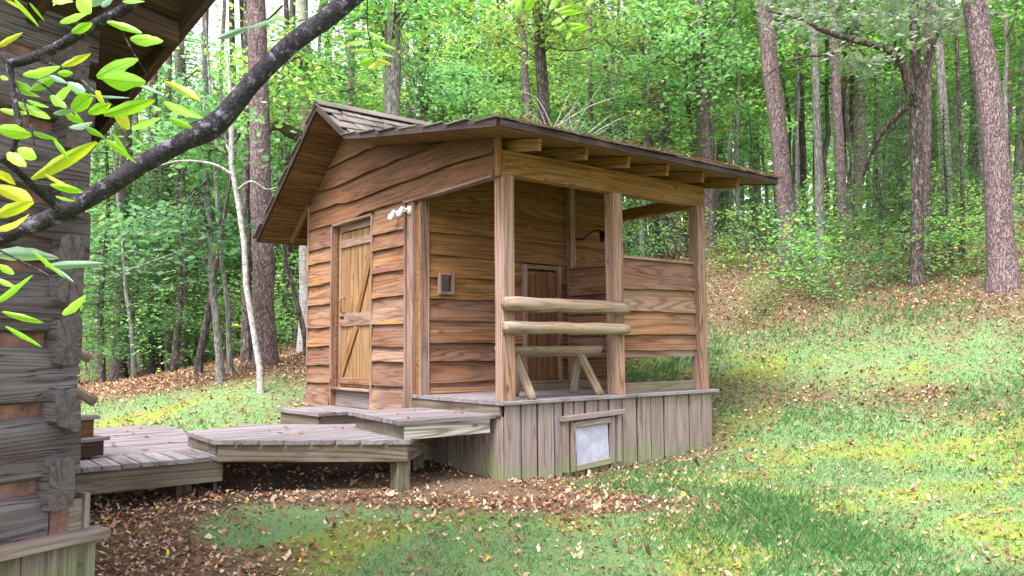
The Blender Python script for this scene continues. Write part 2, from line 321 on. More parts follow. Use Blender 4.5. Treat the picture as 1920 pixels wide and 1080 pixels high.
for x, y, z in [(-160, -160, -3), (160, -160, 4), (-160, 160, 0), (160, 160, 14), (0, -160, 0), (-160, 0, -3), (160, 0, 10), (0, 160, 8)]: ctrl.append((x, y, z))
CP = np.array(ctrl)
def _U(d): return d*d*np.log(d+1e-9)
_n = len(CP); _D = np.hypot(CP[:, 0][:, None]-CP[:, 0], CP[:, 1][:, None]-CP[:, 1])
_A = np.zeros((_n+3, _n+3)); _A[:_n, :_n] = _U(_D)+np.eye(_n)*.25; _A[:_n, _n] = 1; _A[:_n, _n+1:] = CP[:, :2]; _A[_n:, :_n] = _A[:_n, _n:].T
_W = np.linalg.solve(_A, np.concatenate([CP[:, 2], [0, 0, 0]]))
def gz(x, y):
    x = np.atleast_1d(np.asarray(x, float)); y = np.atleast_1d(np.asarray(y, float)); out = np.empty(len(x))
    for i in range(0, len(x), 20000):
        a, b = x[i:i+20000], y[i:i+20000]; d = np.hypot(a[:, None]-CP[:, 0], b[:, None]-CP[:, 1])
        out[i:i+20000] = _U(d)@_W[:_n]+_W[_n]+a*_W[_n+1]+b*_W[_n+2]
    return out
def vnoise(x, y, s, seed):
    r = np.random.default_rng(seed); out = 0
    for k in range(7):
        a = r.uniform(0, 6.28); f = s*r.uniform(.6, 1.7); out = out+np.sin((x*math.cos(a)+y*math.sin(a))*f+r.uniform(0, 6.28)+1.3*np.sin((x*math.sin(a)-y*math.cos(a))*f*.7+k))
    return out/7
def depth(x, y): return (x-CAM[0])*FW[0]+(y-CAM[1])*FW[1]
def lateral(x, y): return (x-CAM[0])*RT[0]+(y-CAM[1])*RT[1]
def cover(x, y):
    """share of litter, moss and grass at a place"""
    D = depth(x, y); Lt = lateral(x, y); z = gz(x, y)
    n1 = vnoise(x, y, 2.3, 1); n2 = vnoise(x, y, 6.5, 2); n3 = vnoise(x, y, .6, 3)
    sdist = lambda x0, x1, y0, y1: np.hypot(np.maximum(np.maximum(x0-x, x-x1), 0), np.maximum(np.maximum(y0-y, y-y1), 0))
    nearshed = np.exp(-sdist(0, 3.1, 0, 4.5)/.42)
    neardeck = np.exp(-np.maximum(np.hypot(np.maximum(np.maximum(-4.6-x, x-.1), 0), np.maximum(np.maximum(np.where(x > -2.2, .75-.87*(x+1.8), 1.1)-y, y-2.6), 0))-.25-.25*n1, 0)/.34)
    left = np.clip((.75+.35*n1-sdist(-4.2, -3.1, -1.2, 1.4))/.6, 0, 1)*.9
    hill = np.clip((z-.25+.25*n3)/.9, 0, 1)
    backl = np.clip((D-11.3)/1.8, 0, 1)*np.clip((2.5-Lt)/2, 0, 1)
    band = np.exp(-((z+.12)/.24)**2)*np.clip(Lt-1.5, 0, 1)
    lit = np.clip(.27+.5*nearshed+.95*neardeck+left+.62*hill+.72*backl+.42*band+.22*n2+.18*n1, 0, 1)
    moss = np.clip(.42+1.2*n1+.9*n2+.7*n3, 0, 1)*np.clip(1-hill*1.5, 0, 1)
    return lit, moss, hill
def cell(a, b, n, c, sharp):
    t = np.linspace(-1, 1, n); s = np.sinh(t*sharp)/np.sinh(sharp); return c+np.where(s < 0, s*(c-a), s*(b-c))
gx = cell(-160, 160, 330, 1.0, 5.6); gy = cell(-160, 160, 330, 1.5, 5.6)
X, Y = np.meshgrid(gx, gy, indexing='ij'); xf, yf = X.ravel(), Y.ravel()
zf = gz(xf, yf)+.018*vnoise(xf, yf, 3.1, 9)+.008*vnoise(xf, yf, 9, 10)
idx = np.arange(330*330).reshape(330, 330)
GF = np.stack([idx[:-1, :-1], idx[1:, :-1], idx[1:, 1:], idx[:-1, 1:]], -1).reshape(-1, 4)
def groundmat():
    m, N, L = newmat('ground_soil_moss'); b = N['Principled BSDF']
    at_ = N.new('ShaderNodeAttribute'); at_.attribute_name = 'cover'; sp = N.new('ShaderNodeSeparateColor'); L.new(at_.outputs['Color'], sp.inputs[0])
    ge = N.new('ShaderNodeNewGeometry'); P = ge.outputs['Position']
    n1 = noise(N, L, P, 14, 5, .7); n2 = noise(N, L, P, 60, 4, .7); n3 = noise(N, L, P, 3, 4, .6)
    soil = mixc(N, L, ramp(N, L, n2, [(.3, 0.), (.7, 1.)]), (.14, .11, .075), (.25, .20, .15))
    litc = mixc(N, L, ramp(N, L, n2, [(.38, 0.), (.62, 1.)]), (.10, .07, .048), (.20, .14, .095))
    mossc = mixc(N, L, ramp(N, L, n1, [(.3, 0.), (.7, 1.)]), (.16, .21, .035), (.28, .33, .06))
    grs = mixc(N, L, ramp(N, L, n2, [(.35, 0.), (.65, 1.)]), (.10, .19, .075), (.20, .29, .12))
    c = mixc(N, L, ramp(N, L, n3, [(.48, 0.), (.72, .8)]), grs, soil)
    mf = ramp(N, L, mth(N, L, 'ADD', sp.outputs[1], mth(N, L, 'MULTIPLY_ADD', mth(N, L, 'ADD', n1, n3), 1.0, -1.0)), [(.3, 0.), (.9, .85)]); c = mixc(N, L, mf, c, mossc)
    lf = ramp(N, L, mth(N, L, 'ADD', sp.outputs[0], mth(N, L, 'MULTIPLY_ADD', n1, .8, -.4)), [(.38, 0.), (.85, 1.)]); c = mixc(N, L, lf, c, litc)
    c = mixc(N, L, ramp(N, L, mth(N, L, 'ADD', sp.outputs[2], mth(N, L, 'MULTIPLY_ADD', n1, .6, -.3)), [(.35, 0.), (.6, 1.)]), c, (.075, .055, .048))  # bare soil under the decks, darkened so its colour carries the shade
    L.new(c, b.inputs['Base Color']); b.inputs['Roughness'].default_value = .95; b.inputs['Specular IOR Level'].default_value = .1
    bp = N.new('ShaderNodeBump'); bp.inputs['Strength'].default_value = .8; bp.inputs['Distance'].default_value = .02; L.new(mth(N, L, 'ADD', n1, n2), bp.inputs['Height']); L.new(bp.outputs[0], b.inputs['Normal'])
    return m
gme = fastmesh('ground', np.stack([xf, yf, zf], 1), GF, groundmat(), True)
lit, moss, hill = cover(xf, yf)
ca = gme.color_attributes.new('cover', 'FLOAT_COLOR', 'POINT'); ca.data.foreach_set('color', np.stack([lit, moss, np.clip(1-np.hypot(np.maximum(np.maximum(-4.4-xf, xf+.2), 0), np.maximum(np.maximum(.95-yf, yf-2.2), 0))/.4, 0, 1), np.ones_like(lit)], 1).astype(np.float32).ravel())  # third channel marks the area under the decks painted dark as shade
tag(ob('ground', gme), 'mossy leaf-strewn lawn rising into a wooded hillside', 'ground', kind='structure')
def gz1(x, y): return float(gz(x, y)[0])

def scatter(n, Dmin, Dmax, Lw, pw):      # places over the clearing, thinning out with distance
    u = rng.random(n); D = (Dmin**pw+u*(Dmax**pw-Dmin**pw))**(1/pw); Lt = rng.uniform(-1, 1, n)*(Lw*D+.6)
    x = CAM[0]+D*FW[0]/math.hypot(FW[0], FW[1])+Lt*_r[0]; y = CAM[1]+D*FW[1]/math.hypot(FW[0], FW[1])+Lt*_r[1]; return x, y, D
inshed = lambda x, y: (x > 0.02) & (x < 3.1) & (y > .02) & (y < 4.5)
underdeck = lambda x, y: (x > -2.2) & (x < 0) & (y > .75-.87*(x+1.8)) & (y < 2.4)
def blades():
    x, y, D = scatter(480000, 4.2, 17, .72, 1.15)
    lit, moss, hill = cover(x, y); n = vnoise(x, y, 3.2, 21); n2 = vnoise(x, y, 9, 22)
    bright = np.clip((lateral(x, y)+2.2)/2.5, .15, 1)
    keep = rng.random(len(x)) < np.clip((1.05-lit*1.05)*(1-.5*moss)*(.85+.9*n+.6*n2), .05, 1)*bright*(1-.5*np.clip(hill*1.3, 0, 1))
    keep &= ~inshed(x, y) & ~underdeck(x, y)
    x, y, D, hill = x[keep], y[keep], D[keep], hill[keep]; n = len(x)
    h = rng.uniform(.016, .05, n)*(1+.8*np.clip(vnoise(x, y, 1.3, 23)*2, -.4, 1))*(1+.9*hill)*(1+D*.015); wd = rng.uniform(.0014, .0028, n)*(1+D*.07)
    a = rng.uniform(0, 6.283, n); b = a+rng.uniform(-1, 1, n)+1.57; ln = rng.uniform(.15, .95, n)*h
    z = gz(x, y)+.018*vnoise(x, y, 3.1, 9)-.004
    dx, dy = np.cos(a)*wd, np.sin(a)*wd; lx, ly = np.cos(b)*ln, np.sin(b)*ln
    v = np.stack([np.stack([x-dx, y-dy, z], 1), np.stack([x+dx, y+dy, z], 1), np.stack([x+dx*.6+lx*.4, y+dy*.6+ly*.4, z+h*.65], 1), np.stack([x+lx, y+ly, z+h], 1)], 1).reshape(-1, 3)
    return v, np.arange(len(v), dtype=np.int32).reshape(-1, 4)
v, f = blades(); tag(ob('grass', fastmesh('grass', v, f, L_GRASS)), 'short green grass growing in patches over the lawn', 'grass', kind='stuff')
def litter(n, Dmin, Dmax, size):
    x, y, D = scatter(n, Dmin, Dmax, .74, 1.15); lit, moss, hill = cover(x, y)
    keep = (rng.random(n) < np.clip(lit**1.7*1.15+.07, 0, 1)) & ~inshed(x, y) & ~(underdeck(x, y) & (rng.random(n) < .8))
    x, y, D = x[keep], y[keep], D[keep]; n = len(x)
    z = gz(x, y)+.018*vnoise(x, y, 3.1, 9)+rng.uniform(.004, .03, n)
    s = rng.uniform(.5, 1.25, n)*size*(1+D*.015)
    big = rng.random(n) < .05; s[big] *= 1.7
    a = rng.uniform(0, 6.283, n); tilt = rng.normal(0, .45, (n, 2)); k = 7
    prof = np.array([1.0, .45, .8, .4, .55, .4, .85])
    V = np.zeros((n, k+1, 3))
    for j in range(k):
        q = a+6.283*j/k; rr = s*prof[j]*rng.uniform(.7, 1.2, n)*.55
        V[:, j, 0] = x+np.cos(q)*rr; V[:, j, 1] = y+np.sin(q)*rr
        V[:, j, 2] = z+np.cos(q)*rr*tilt[:, 0]+np.sin(q)*rr*tilt[:, 1]+rr*rng.uniform(-.1, .7, n)
    V[:, k] = np.stack([x, y, z], 1)
    base = (np.arange(n)*(k+1))[:, None]; T = np.concatenate([np.stack([base[:, 0]+k, base[:, 0]+j, base[:, 0]+(j+1) % k], 1) for j in range(k)])
    return V.reshape(-1, 3), T
v, f = litter(150000, 4.2, 20, .040); tag(ob('leaf_litter', fastmesh('leaf_litter', v, f, L_LITTER)), 'dry brown fallen leaves scattered over the ground', 'fallen leaves', kind='stuff')

# ------------------------------------------------------------------ the shower house
XM, YI, YP, YM = 3.09, 1.53, 1.80, 4.49
UND = [(5.22, 2.09), (3.2, 3.54), (2.38, 2.985), (-.60, 2.455)]       # underside of the roof, y z
def und(y):
    for (a, za), (b, zb) in zip(UND, UND[1:]):
        if b <= y <= a: return za+(zb-za)*(a-y)/(a-b)
    return UND[0][1] if y > UND[0][0] else UND[-1][1]
shed = empty('shower_house', (0, 0, -.73), 'small brown board-sided shower house with an open corner porch', 'shed')
def lap(name, axis, a0, a1, zb, zt, plane, out, mat=M_SIDE, wav=.008, flare=0.):
    """one lapped board: along axis 'x' or 'y', lower edge proud of the wall"""
    zt2 = zt+.03; tilt = .048+flare
    p = (lambda a, z, o: (plane+out*o, a, z)) if axis == 'y' else (lambda a, z, o: (a, plane+out*o, z))
    lo, hi = np.array(p(a0, zb, tilt)), np.array(p(a0, zt2, .004))
    c0 = (lo+hi)/2; c1 = np.array(p(a1, 0, 0)); c1 = c0+(np.array(p(a1, 0, 0))-np.array(p(a0, 0, 0)))
    return board(name, shed, c0, c1, hi-lo, np.linalg.norm(hi-lo), .022, mat, wav=wav, cham=.003)
ZL = [2.20, 1.885, 1.70, 1.40, 1.12, .805, .55, .30, .065, -.26]
ZR = [2.20, 1.89, 1.70, 1.42, 1.12, .805, .54, .35, .085, -.24]
for i in range(9):
    lap('siding_board', 'y', 3.73, 4.47, ZL[i+1], ZL[i], 0, -1, wav=.007, flare=.03 if i == 8 else 0)
    lap('siding_board', 'y', 1.81, 2.575, ZR[i+1], ZR[i], 0, -1, wav=.007, flare=.03 if i == 8 else 0)
def gable_board(zb, zt, y0, y1, seed, amp=.016):
    r = np.random.default_rng(seed); ph = r.uniform(0, 6.3, 4); n = 40; V = []; ys = np.linspace(y0, y1, n); cols = []
    for y in ys:
        b = zb+amp*(math.sin(ph[0]+y*1.7)+.5*math.sin(ph[1]+y*4.1))+.02*math.exp(-((y-2.0-seed % 3*.8)/.14)**2); t = min(zt+.035, und(y)-.004)
        if t > b+.01: cols.append((y, b, t))
    yc = (cols[0][0]+cols[-1][0])/2; zc = (zb+zt)/2
    for y, b, t in cols:
        x0, x1 = -.056, -.006
        V += [(y-yc, b-zc, -x0), (y-yc, t-zc, -x1), (y-yc, t-zc, -x1-.018), (y-yc, b-zc, -x0-.022)]
    F = []
    for i in range(len(cols)-1):
        for j in range(4): F.append((i*4+j, i*4+(j+1) % 4, i*4+4+(j+1) % 4, i*4+4+j))
    F += [(3, 2, 1, 0), tuple((len(cols)-1)*4+j for j in range(4))]
    M = Matrix(((0, 0, -1, 0), (1, 0, 0, yc), (0, 1, 0, zc), (0, 0, 0, 1)))
    return ob('siding_board', mesh('siding_board', V, F, M_GABLE), shed, M)
for i, (zb, zt, y0, y1) in enumerate([(2.20, 2.435, .10, 4.47), (2.435, 2.71, .10, 4.47), (2.71, 2.99, .10, 4.47), (2.99, 3.28, 2.3, 4.0), (3.28, 3.52, 2.8, 3.7)]): gable_board(zb, zt, y0, y1, 40+i)
# wall core behind the boards
def core(name, poly, z0, z1, mat=M_INNER): return prism(name, shed, poly, z0, z1, mat)
core('wall_core', [(.0, 3.66), (.06, 3.66), (.06, 4.46), (.0, 4.46)], -.4, 2.55); core('wall_core', [(.0, YI), (.06, YI), (.06, 2.56), (.0, 2.56)], -.4, 2.2)
core('wall_core', [(.0, .1), (.05, .1), (.05, 4.4), (.0, 4.4)], 2.2, 2.54); core('wall_core', [(.0, 2.56), (.05, 2.56), (.05, 3.8), (.0, 3.8)], 2.54, 3.05)
core('wall_core', [(.06, YI+.03), (XM, YI+.03), (XM, YI+.08), (.06, YI+.08)], -.4, 2.8); core('wall_core', [(XM-.06, YI+.08), (XM, YI+.08), (XM, 4.46), (XM-.06, 4.46)], -.6, 2.55); core('wall_core', [(.06, 4.41), (XM-.06, 4.41), (XM-.06, 4.46), (.06, 4.46)], -.6, 2.55)
for i in range(10):
    z = -.3+i*.29
    if z < 2.4: lap('siding_board', 'x', 0, XM, z, min(z+.29, 2.5), 4.47, 1); lap('siding_board', 'y', YI, 4.47, z, min(z+.29, 2.5), XM, 1)
# porch wall (faces the camera)
ZI = [2.95, 2.66, 2.40, 2.12, 1.83, 1.57, 1.32, 1.08, .83, .57, .37, .12, -.0]
for i in range(12):
    zb, zt = ZI[i+1], ZI[i]
    if zb > 1.56: lap('siding_board', 'x', .10, XM, zb, min(zt, und(YI)-.06), YI+.03, -1, M_INNER)
    else:
        lap('siding_board', 'x', .10, 1.46, zb, zt, YI+.03, -1, M_INNER if zb > .9 else M_SIDE)
        lap('siding_board', 'x', 2.05, XM, zb, zt, YI+.03, -1, M_INNER)
# trims at the wall ends
def vtrim(x0, x1, y0, y1, z0, z1, mat=M_TRIM, name='trim_board'):
    cx, cy = (x0+x1)/2, (y0+y1)/2
    if x1-x0 > y1-y0: return board(name, shed, (cx, cy, z0), (cx, cy, z1), (1, 0, 0), x1-x0, y1-y0, mat)
    return board(name, shed, (cx, cy, z0), (cx, cy, z1), (0, 1, 0), y1-y0, x1-x0, mat)
vtrim(-.055, .0, 4.472, 4.498, -.24, 2.54); vtrim(-.055, .0, 1.785, 1.808, -.22, 2.215)
vtrim(-.028, .0, 1.655, 1.783, -.15, 2.18); vtrim(-.05, -.0, 1.625, 1.653, -.02, 2.18); vtrim(-.02, .08, 1.50, 1.528, 0.0, 2.18); vtrim(.082, .10, 1.495, 1.55, 0.0, 2.6)
board('trim_board', shed, (-.022, .10, 2.19), (-.022, 1.80, 2.19), (1, 0, 0), .10, .028, M_TRIM)
board('header_beam', shed, (.06, .142, 2.28), (.06, 1.60, 2.28), (0, 0, 1), .145, .06, M_INNER)
vtrim(-.035, -.003, .005, .095, 2.19, 2.575, M_BEAM)
# door
FRX0, FRX1 = -.058, .085
for y in (3.715, 2.588): board('door_frame', shed, (.012, y, -.22), (.012, y, 2.15), (1, 0, 0), .145, .03, M_TRIM)
board('door_frame', shed, (.012, 2.605, 2.165), (.012, 3.698, 2.165), (1, 0, 0), .145, .03, M_TRIM)
board('door_frame', shed, (.05, 3.655, -.22), (.05, 3.655, 2.06), (0, 1, 0), .085, .025, M_TRIM); board('door_frame', shed, (.05, 2.64, -.2), (.05, 2.64, 2.06), (0, 1, 0), .06, .025, M_TRIM)
board('door_frame', shed, (.05, 2.61, 2.105), (.05, 3.69, 2.105), (0, 0, 1), .085, .025, M_TRIM)
board('door_sill', shed, (-.01, 2.61, .005), (-.01, 3.69, .005), (1, 0, 0), .12, .03, M_TRIM); board('door_sill', shed, (.02, 2.61, -.12), (.02, 3.69, -.12), (0, 0, 1), .21, .03, M_SKIRT)
door = ob('door', box_me('door', 1.98, 1.02, .02, M_INNER), shed, frame((.092, 3.15, 1.03), (0, 0, 1), (0, 1, 0)))
dw = [.2, .19, .22, .2, .2]; y = 2.645
for d in dw: board('door_plank', door, (.068, y+d/2, .03), (.068, y+d/2, 2.05), (0, 1, 0), d-.006, .022, M_DOOR); y += d
for z, h in ((1.90, .10), (.895, .165), (.105, .08)): board('door_batten', door, (.044, 2.66, z), (.044, 3.63, z), (0, 0, 1), h, .024, M_TRIM)
def bar(name, par, a, b, W, T, mat): return board(name, par, a, b, np.cross(np.array(b)-np.array(a), (1, 0, 0)), W, T, mat)
bar('door_brace', door, (.044, 2.70, 1.84), (.044, 3.13, .985), .10, .022, M_INNER); bar('door_brace', door, (.044, 3.16, .805), (.044, 3.60, .15), .10, .022, M_INNER)
hv, hf = tube('h', smooth_path([(.05, 3.52, 1.19), (-.005, 3.52, 1.17), (-.012, 3.52, 1.07), (.0, 3.52, 1.01), (.05, 3.52, .99)], 12), [.012]*12, 8); ob('door_handle', mesh('door_handle', hv, hf, M_DOOR, True), door)
board('door_latch', door, (.028, 3.60, .93), (.028, 3.50, .93), (0, 0, 1), .03, .012, M_BLACK)
# posts, beams, porch floor
def post(x, y, z0, z1, s=.142): return board('post', shed, (x+s/2, y+s/2, z0), (x+s/2, y+s/2, z1), (1, 0, 0), s, s, M_POST, cham=.006)
post(0, 0, 0.002, 2.205); post(1.52, 0, .002, 2.205); post(XM-.142, 0, .002, 2.205); post(2.19, YI-.10, .01, 2.75, .09); post(XM-.1, YI-.1, .0, 2.4, .1)
board('beam', shed, (.0, .071, 2.331), (XM, .071, 2.331), (0, 0, 1), .248, .125, M_BEAM, cham=.006)
board('beam', shed, (XM-.07, .14, 2.27), (XM-.07, YI, 2.27), (0, 0, 1), .14, .12, M_BEAM)
y = -.045; k = 0
while y < YI:
    W = .145 if y+.145 < YI+.02 else YI-y; board('floor_plank', shed, (-.035 if y < 1.6 else 0, y+W/2, -.019), (3.22, y+W/2, -.019), (0, 1, 0), W-.005, .038, M_DECK, cham=.006); y += .145
board('rim_joist', shed, (-.005, .05, -.095), (-.005, 1.68, -.095), (0, 0, 1), .105, .035, M_FASC)
board('floor_plank', shed, (-.012, 1.535, -.019), (-.012, 1.66, -.019), (1, 0, 0), .06, .037, M_DECK)
# skirt boards
sx = [0, .205, .415, .63, .75, .9, 1.06, 1.24, 1.4, 1.605, 1.835, 2.055, 2.275, 2.495, 2.715, 2.935, 3.14]
for i, (a, b) in enumerate(zip(sx, sx[1:])):
    board('skirt_board', shed, ((a+b)/2, .008+.009*(i % 2), -.95), ((a+b)/2, .008+.009*(i % 2), -.041), (1, 0, 0), b-a-.022, .026, M_SKIRT)
for i in range(8):
    a = .03+i*.205; board('skirt_board', shed, (.014+.004*(i % 2), a+.1, -.95), (.014+.004*(i % 2), a+.1, -.15), (0, 1, 0), .192, .026, M_SKIRT)
    board('skirt_board', shed, (XM+.03, a+.1, -.8), (XM+.03, a+.1, -.041), (0, 1, 0), .192, .026, M_SKIRT)
board('skirt_backing', shed, (.05, .045, -.5), (3.1, .045, -.5), (0, 0, 1), .9, .02, M_BLACK); board('skirt_backing', shed, (.045, .06, -.55), (.045, 4.4, -.55), (0, 0, 1), .78, .02, M_BLACK)  # black sheets added behind the skirt so the gaps look dark
# hatch in the skirt
hatch = board('hatch', shed, (.90, -.016, -.485), (1.36, -.016, -.465), (0, 0, 1), .42, .014, M_PANEL, cham=.001)
hatch['label'] = 'pale blue-white hatch panel in the skirt'
for p in (((.755, -.022, -.74), (.755, -.022, -.22)), ((1.515, -.022, -.70), (1.515, -.022, -.21))): board('hatch_frame', hatch, *p, (1, 0, 0), .055, .045, M_SKIRT)
board('hatch_frame', hatch, (.70, -.034, -.206), (1.58, -.034, -.178), (0, 0, 1), .05, .07, M_SKIRT)
for p in (((.85, -.03, -.74), (.85, -.03, -.25)), ((1.405, -.03, -.70), (1.405, -.03, -.23))): board('hatch_frame', hatch, *p, (1, 0, 0), .055, .035, M_SKIRT)
board('hatch_frame', hatch, (.882, -.031, -.275), (1.375, -.031, -.258), (0, 0, 1), .06, .035, M_SKIRT); board('hatch_frame', hatch, (.882, -.031, -.71), (1.375, -.031, -.68), (0, 0, 1), .06, .035, M_SKIRT)
# half walls of the shower stall
zB = [1.50, 1.165, .915, .65, .475]
for i in range(4):
    lap('siding_board', 'x', 1.665, XM-.14, zB[i+1], zB[i]-(.03 if i == 0 else 0), .12, -1, M_SIDE, flare=.012); lap('siding_board', 'y', .15, YI-.1, zB[i+1], zB[i]-(.03 if i == 0 else 0), 2.19, -1, M_SIDE)
board('stall_panel', shed, (1.665, .135, .98), (XM-.14, .135, .98), (0, 0, 1), 1.0, .015, M_INNER); board('stall_panel', shed, (2.20, .16, .98), (2.20, YI-.1, .98), (0, 0, 1), 1.0, .015, M_INNER)
board('cap_rail', shed, (1.663, .115, 1.515), (XM-.143, .115, 1.515), (0, 1, 0), .10, .03, M_TRIM); board('cap_rail', shed, (2.19, .17, 1.515), (2.19, YI-.1, 1.515), (1, 0, 0), .10, .03, M_TRIM)
board('bottom_rail', shed, (1.663, .11, .435), (XM-.143, .11, .435), (0, 0, 1), .08, .05, M_TRIM); board('bottom_rail', shed, (1.663, .098, .487), (XM-.143, .098, .487), (0, 1, 0), .09, .02, M_TRIM)
board('bottom_rail', shed, (2.20, .14, .43), (2.20, YI-.1, .43), (0, 0, 1), .08, .05, M_TRIM)
board('curb', shed, (1.664, .10, .058), (XM-.143, .10, .058), (0, 0, 1), .115, .04, M_FASC); board('curb', shed, (2.17, .125, .057), (2.17, 1.30, .057), (0, 0, 1), .115, .04, M_FASC)
board('curb', shed, (1.30, 1.34, .057), (2.15, 1.34, .057), (0, 0, 1), .115, .04, M_FASC)
# low inner door
idr = board('inner_door', shed, (1.755, YI-.0, .02), (1.755, YI-.0, 1.46), (1, 0, 0), .50, .02, M_INNER)
for k in range(3): board('door_plank', idr, (1.565+.19*k, YI-.02, .13), (1.565+.19*k, YI-.02, 1.40+(.02, .06, .04)[k]), (1, 0, 0), .18, .018, M_GABLE)
for x in (1.475, 2.03): board('door_frame', shed, (x, YI-.03, .0), (x, YI-.03, 1.54), (1, 0, 0), .05, .07, M_TRIM)
board('door_frame', shed, (1.50, YI-.03, 1.515), (2.00, YI-.03, 1.515), (0, 0, 1), .05, .07, M_TRIM)
# small window in the porch wall
win = board('window', shed, (.322, YI-.012, 1.15), (.322, YI-.012, 1.35), (1, 0, 0), .15, .01, M_DARKGLASS, cham=.001)
for p, wd in ((((.235, YI-.03, 1.12), (.235, YI-.03, 1.378)), (1, 0, 0)), (((.41, YI-.03, 1.12), (.41, YI-.03, 1.378)), (1, 0, 0)), (((.252, YI-.03, 1.362), (.393, YI-.03, 1.362)), (0, 0, 1)), (((.252, YI-.03, 1.136), (.393, YI-.03, 1.136)), (0, 0, 1))):
    board('window_frame', win, *p, wd, .034, .05, M_TRIM)
# log rails
for z, r, sd_ in ((.93, .073, 3), (.705, .062, 5)):
    n = 16; pts = [(-.835+1.67*i/(n-1), .003*math.sin(i*.9+sd_), .003*math.sin(i*1.3)) for i in range(n)]
    rad = [r*(1-.04*i/n) for i in range(n)]; rad[0] *= .9; rad[-1] *= .88
    V, F = tube('log_rail', pts, rad, 18, .012, sd_); ob('log_rail', mesh('log_rail', V, F, M_LOGP, True), shed, Matrix.Translation((.80, -.068, z)))
# roof: boards under, rafters, shingles
def along(i):                                             # i-th roof plane: start (y,z), direction down, length
    (a, za), (b, zb) = [(UND[1], UND[0]), (UND[1], UND[2]), (UND[2], UND[3])][i]; d = np.array([b-a, zb-za]); Ln = np.linalg.norm(d); return np.array([a, za]), d/Ln, Ln
XR0, XR1 = -.5, 3.70
for i in range(3):
    o, d, Ln = along(i); nb = max(2, round(Ln/.175)); wv_ = Ln/nb; nn = np.array([-d[1], d[0]]); nn = nn if nn[1] > 0 else -nn
    for k in range(nb):
        c = o+d*(k+.5)*wv_+nn*.011; board('soffit_board', shed, (XR0+.01, c[0], c[1]), (XR1-.01, c[0], c[1]), (0, d[0], d[1]), wv_-.006, .02, M_SOFF, cham=.003)
    cc = o+d*Ln/2+nn*.034; board('roof_deck', shed, (XR0, cc[0], cc[1]), (XR1, cc[0], cc[1]), (0, d[0], d[1]), Ln+.03, .022, M_SHING)
    for x in (XR0-.014, XR1+.014):
        a = o+nn*.03; b = o+d*(Ln-.01)+nn*.03; board('rake_board', shed, (x, a[0], a[1]), (x, b[0], b[1]), (0, nn[0], nn[1]), .075, .024, M_RAKE)
o, d, Ln = along(2); board('eave_board', shed, (XR0, -.612, 2.485), (XR1, -.612, 2.485), (0, 0, 1), .06, .022, M_RAKE)
o, d, Ln = along(0); board('eave_board', shed, (XR0, 5.235, 2.115), (XR1, 5.235, 2.115), (0, 0, 1), .06, .022, M_RAKE)
SHM = [box_me('shingle', .36, wv_, .016, M_SHING, cham=.003, seed=900+i) for i, wv_ in enumerate((.265, .25, .258, .27, .255, .245))]
def shingles(pi, rows, cols, upto):
    o, d, Ln = along(pi); nn = np.array([-d[1], d[0]]); nn = nn if nn[1] > 0 else -nn; ex = Ln/rows; Wt = (XR1-XR0+.08)/cols; VV, FF = [], []
    for r_ in range(rows):
        for c in range(cols):
            me = SHM[random.randrange(6)]; x = XR0-.04+(c+.5+(.5 if r_ % 2 else 0)*.7)*Wt+random.uniform(-.01, .01); x = min(max(x, XR0+.07), XR1-.07)
            low = (r_+1)*ex+.035+random.uniform(-.018, .018); tl = .05+random.uniform(0, .05)+(.07 if random.random() < .08 else 0)
            dirv = d*math.cos(tl)+nn*math.sin(tl); ce = o+d*(low-.18)+nn*(.064+random.uniform(0, .006)); yaw = random.uniform(-.03, .03)
            M = frame((x, ce[0], ce[1]), (yaw, dirv[0], dirv[1]), (1, 0, 0))
            if upto: ob('shingle', me, shed, M)
            else:
                b0 = len(VV); VV += [tuple(M @ v_.co) for v_ in me.vertices]; FF += [tuple(b0+j for j in p.vertices) for p in me.polygons]
    if not upto: tag(ob('shingle_rows', mesh('shingle_rows', VV, FF, M_SHING), shed), kind='stuff')
shingles(2, 13, 18, True); shingles(1, 4, 15, True); shingles(0, 9, 18, False)
for s in (-1, 1):
    board('ridge_cap', shed, (XR0-.04, 3.2+s*.07, 3.655-.035), (XR1+.04, 3.2+s*.07, 3.655-.035), (0, s*.8, -.57), .17, .016, M_SHING, sag=.006)
for x in (.115, .72, 1.32, 1.93, 2.53, 3.13):
    if x > 3.0: x = 3.17
    a, b = (x, -.43, und(-.43)-.062), (x, 2.2 if x > .2 else .12, und(2.2 if x > .2 else .12)-.062); board('rafter', shed, a, b, (0, 0, 1), .115, .045, M_BEAM)
for x in (-.03, .6, 1.3, 2.0, 2.7, 3.12):
    a, b = (x, 5.12, und(5.12)-.05), (x, 4.50 if x > 0 else 4.505, und(4.50)-.05); board('rafter', shed, a, b, (0, 0, 1), .09, .045, M_SOFF)
# ------------------------------------------------------------------ things on the house
fl = empty('flood_light', (-.03, 1.86, 2.06), 'white twin-head flood light on the wall right of the shed door', 'light')
V, F = tube('b', [(-.025, 1.70, 2.09), (-.06, 1.70, 2.09)], [.05, .045], 16); ob('base', mesh('base', V, F, M_WHITE, True), fl)
for yy, zz in ((1.735, 2.035), (1.925, 2.02)):
    b = np.array((-.16, yy, zz)); a = b+np.array((.05, .0, .085)); dd = nrm(b-a); L0 = np.linalg.norm(b-a)
    pts = [a+dd*L0*t for t in (0, .04, .5, .55, 1, 1.03)]; V, F = tube('l', pts, [.018, .024, .025, .031, .036, .034], 18); lh = ob('lamp_head', mesh('lamp_head', V, F, M_WHITE, True), fl)
    V, F = tube('l', [b+dd*.004, b+dd*.022, b+dd*.03], [.033, .025, .010], 18); ob('lens', mesh('lens', V, F, M_LENS, True), lh)
    V, F = tube('l', [(-.05, 1.70, 2.09), a+np.array((.03, -.01, -.02)), a], [.012, .012, .012], 8); ob('arm', mesh('arm', V, F, M_WHITE, True), fl)
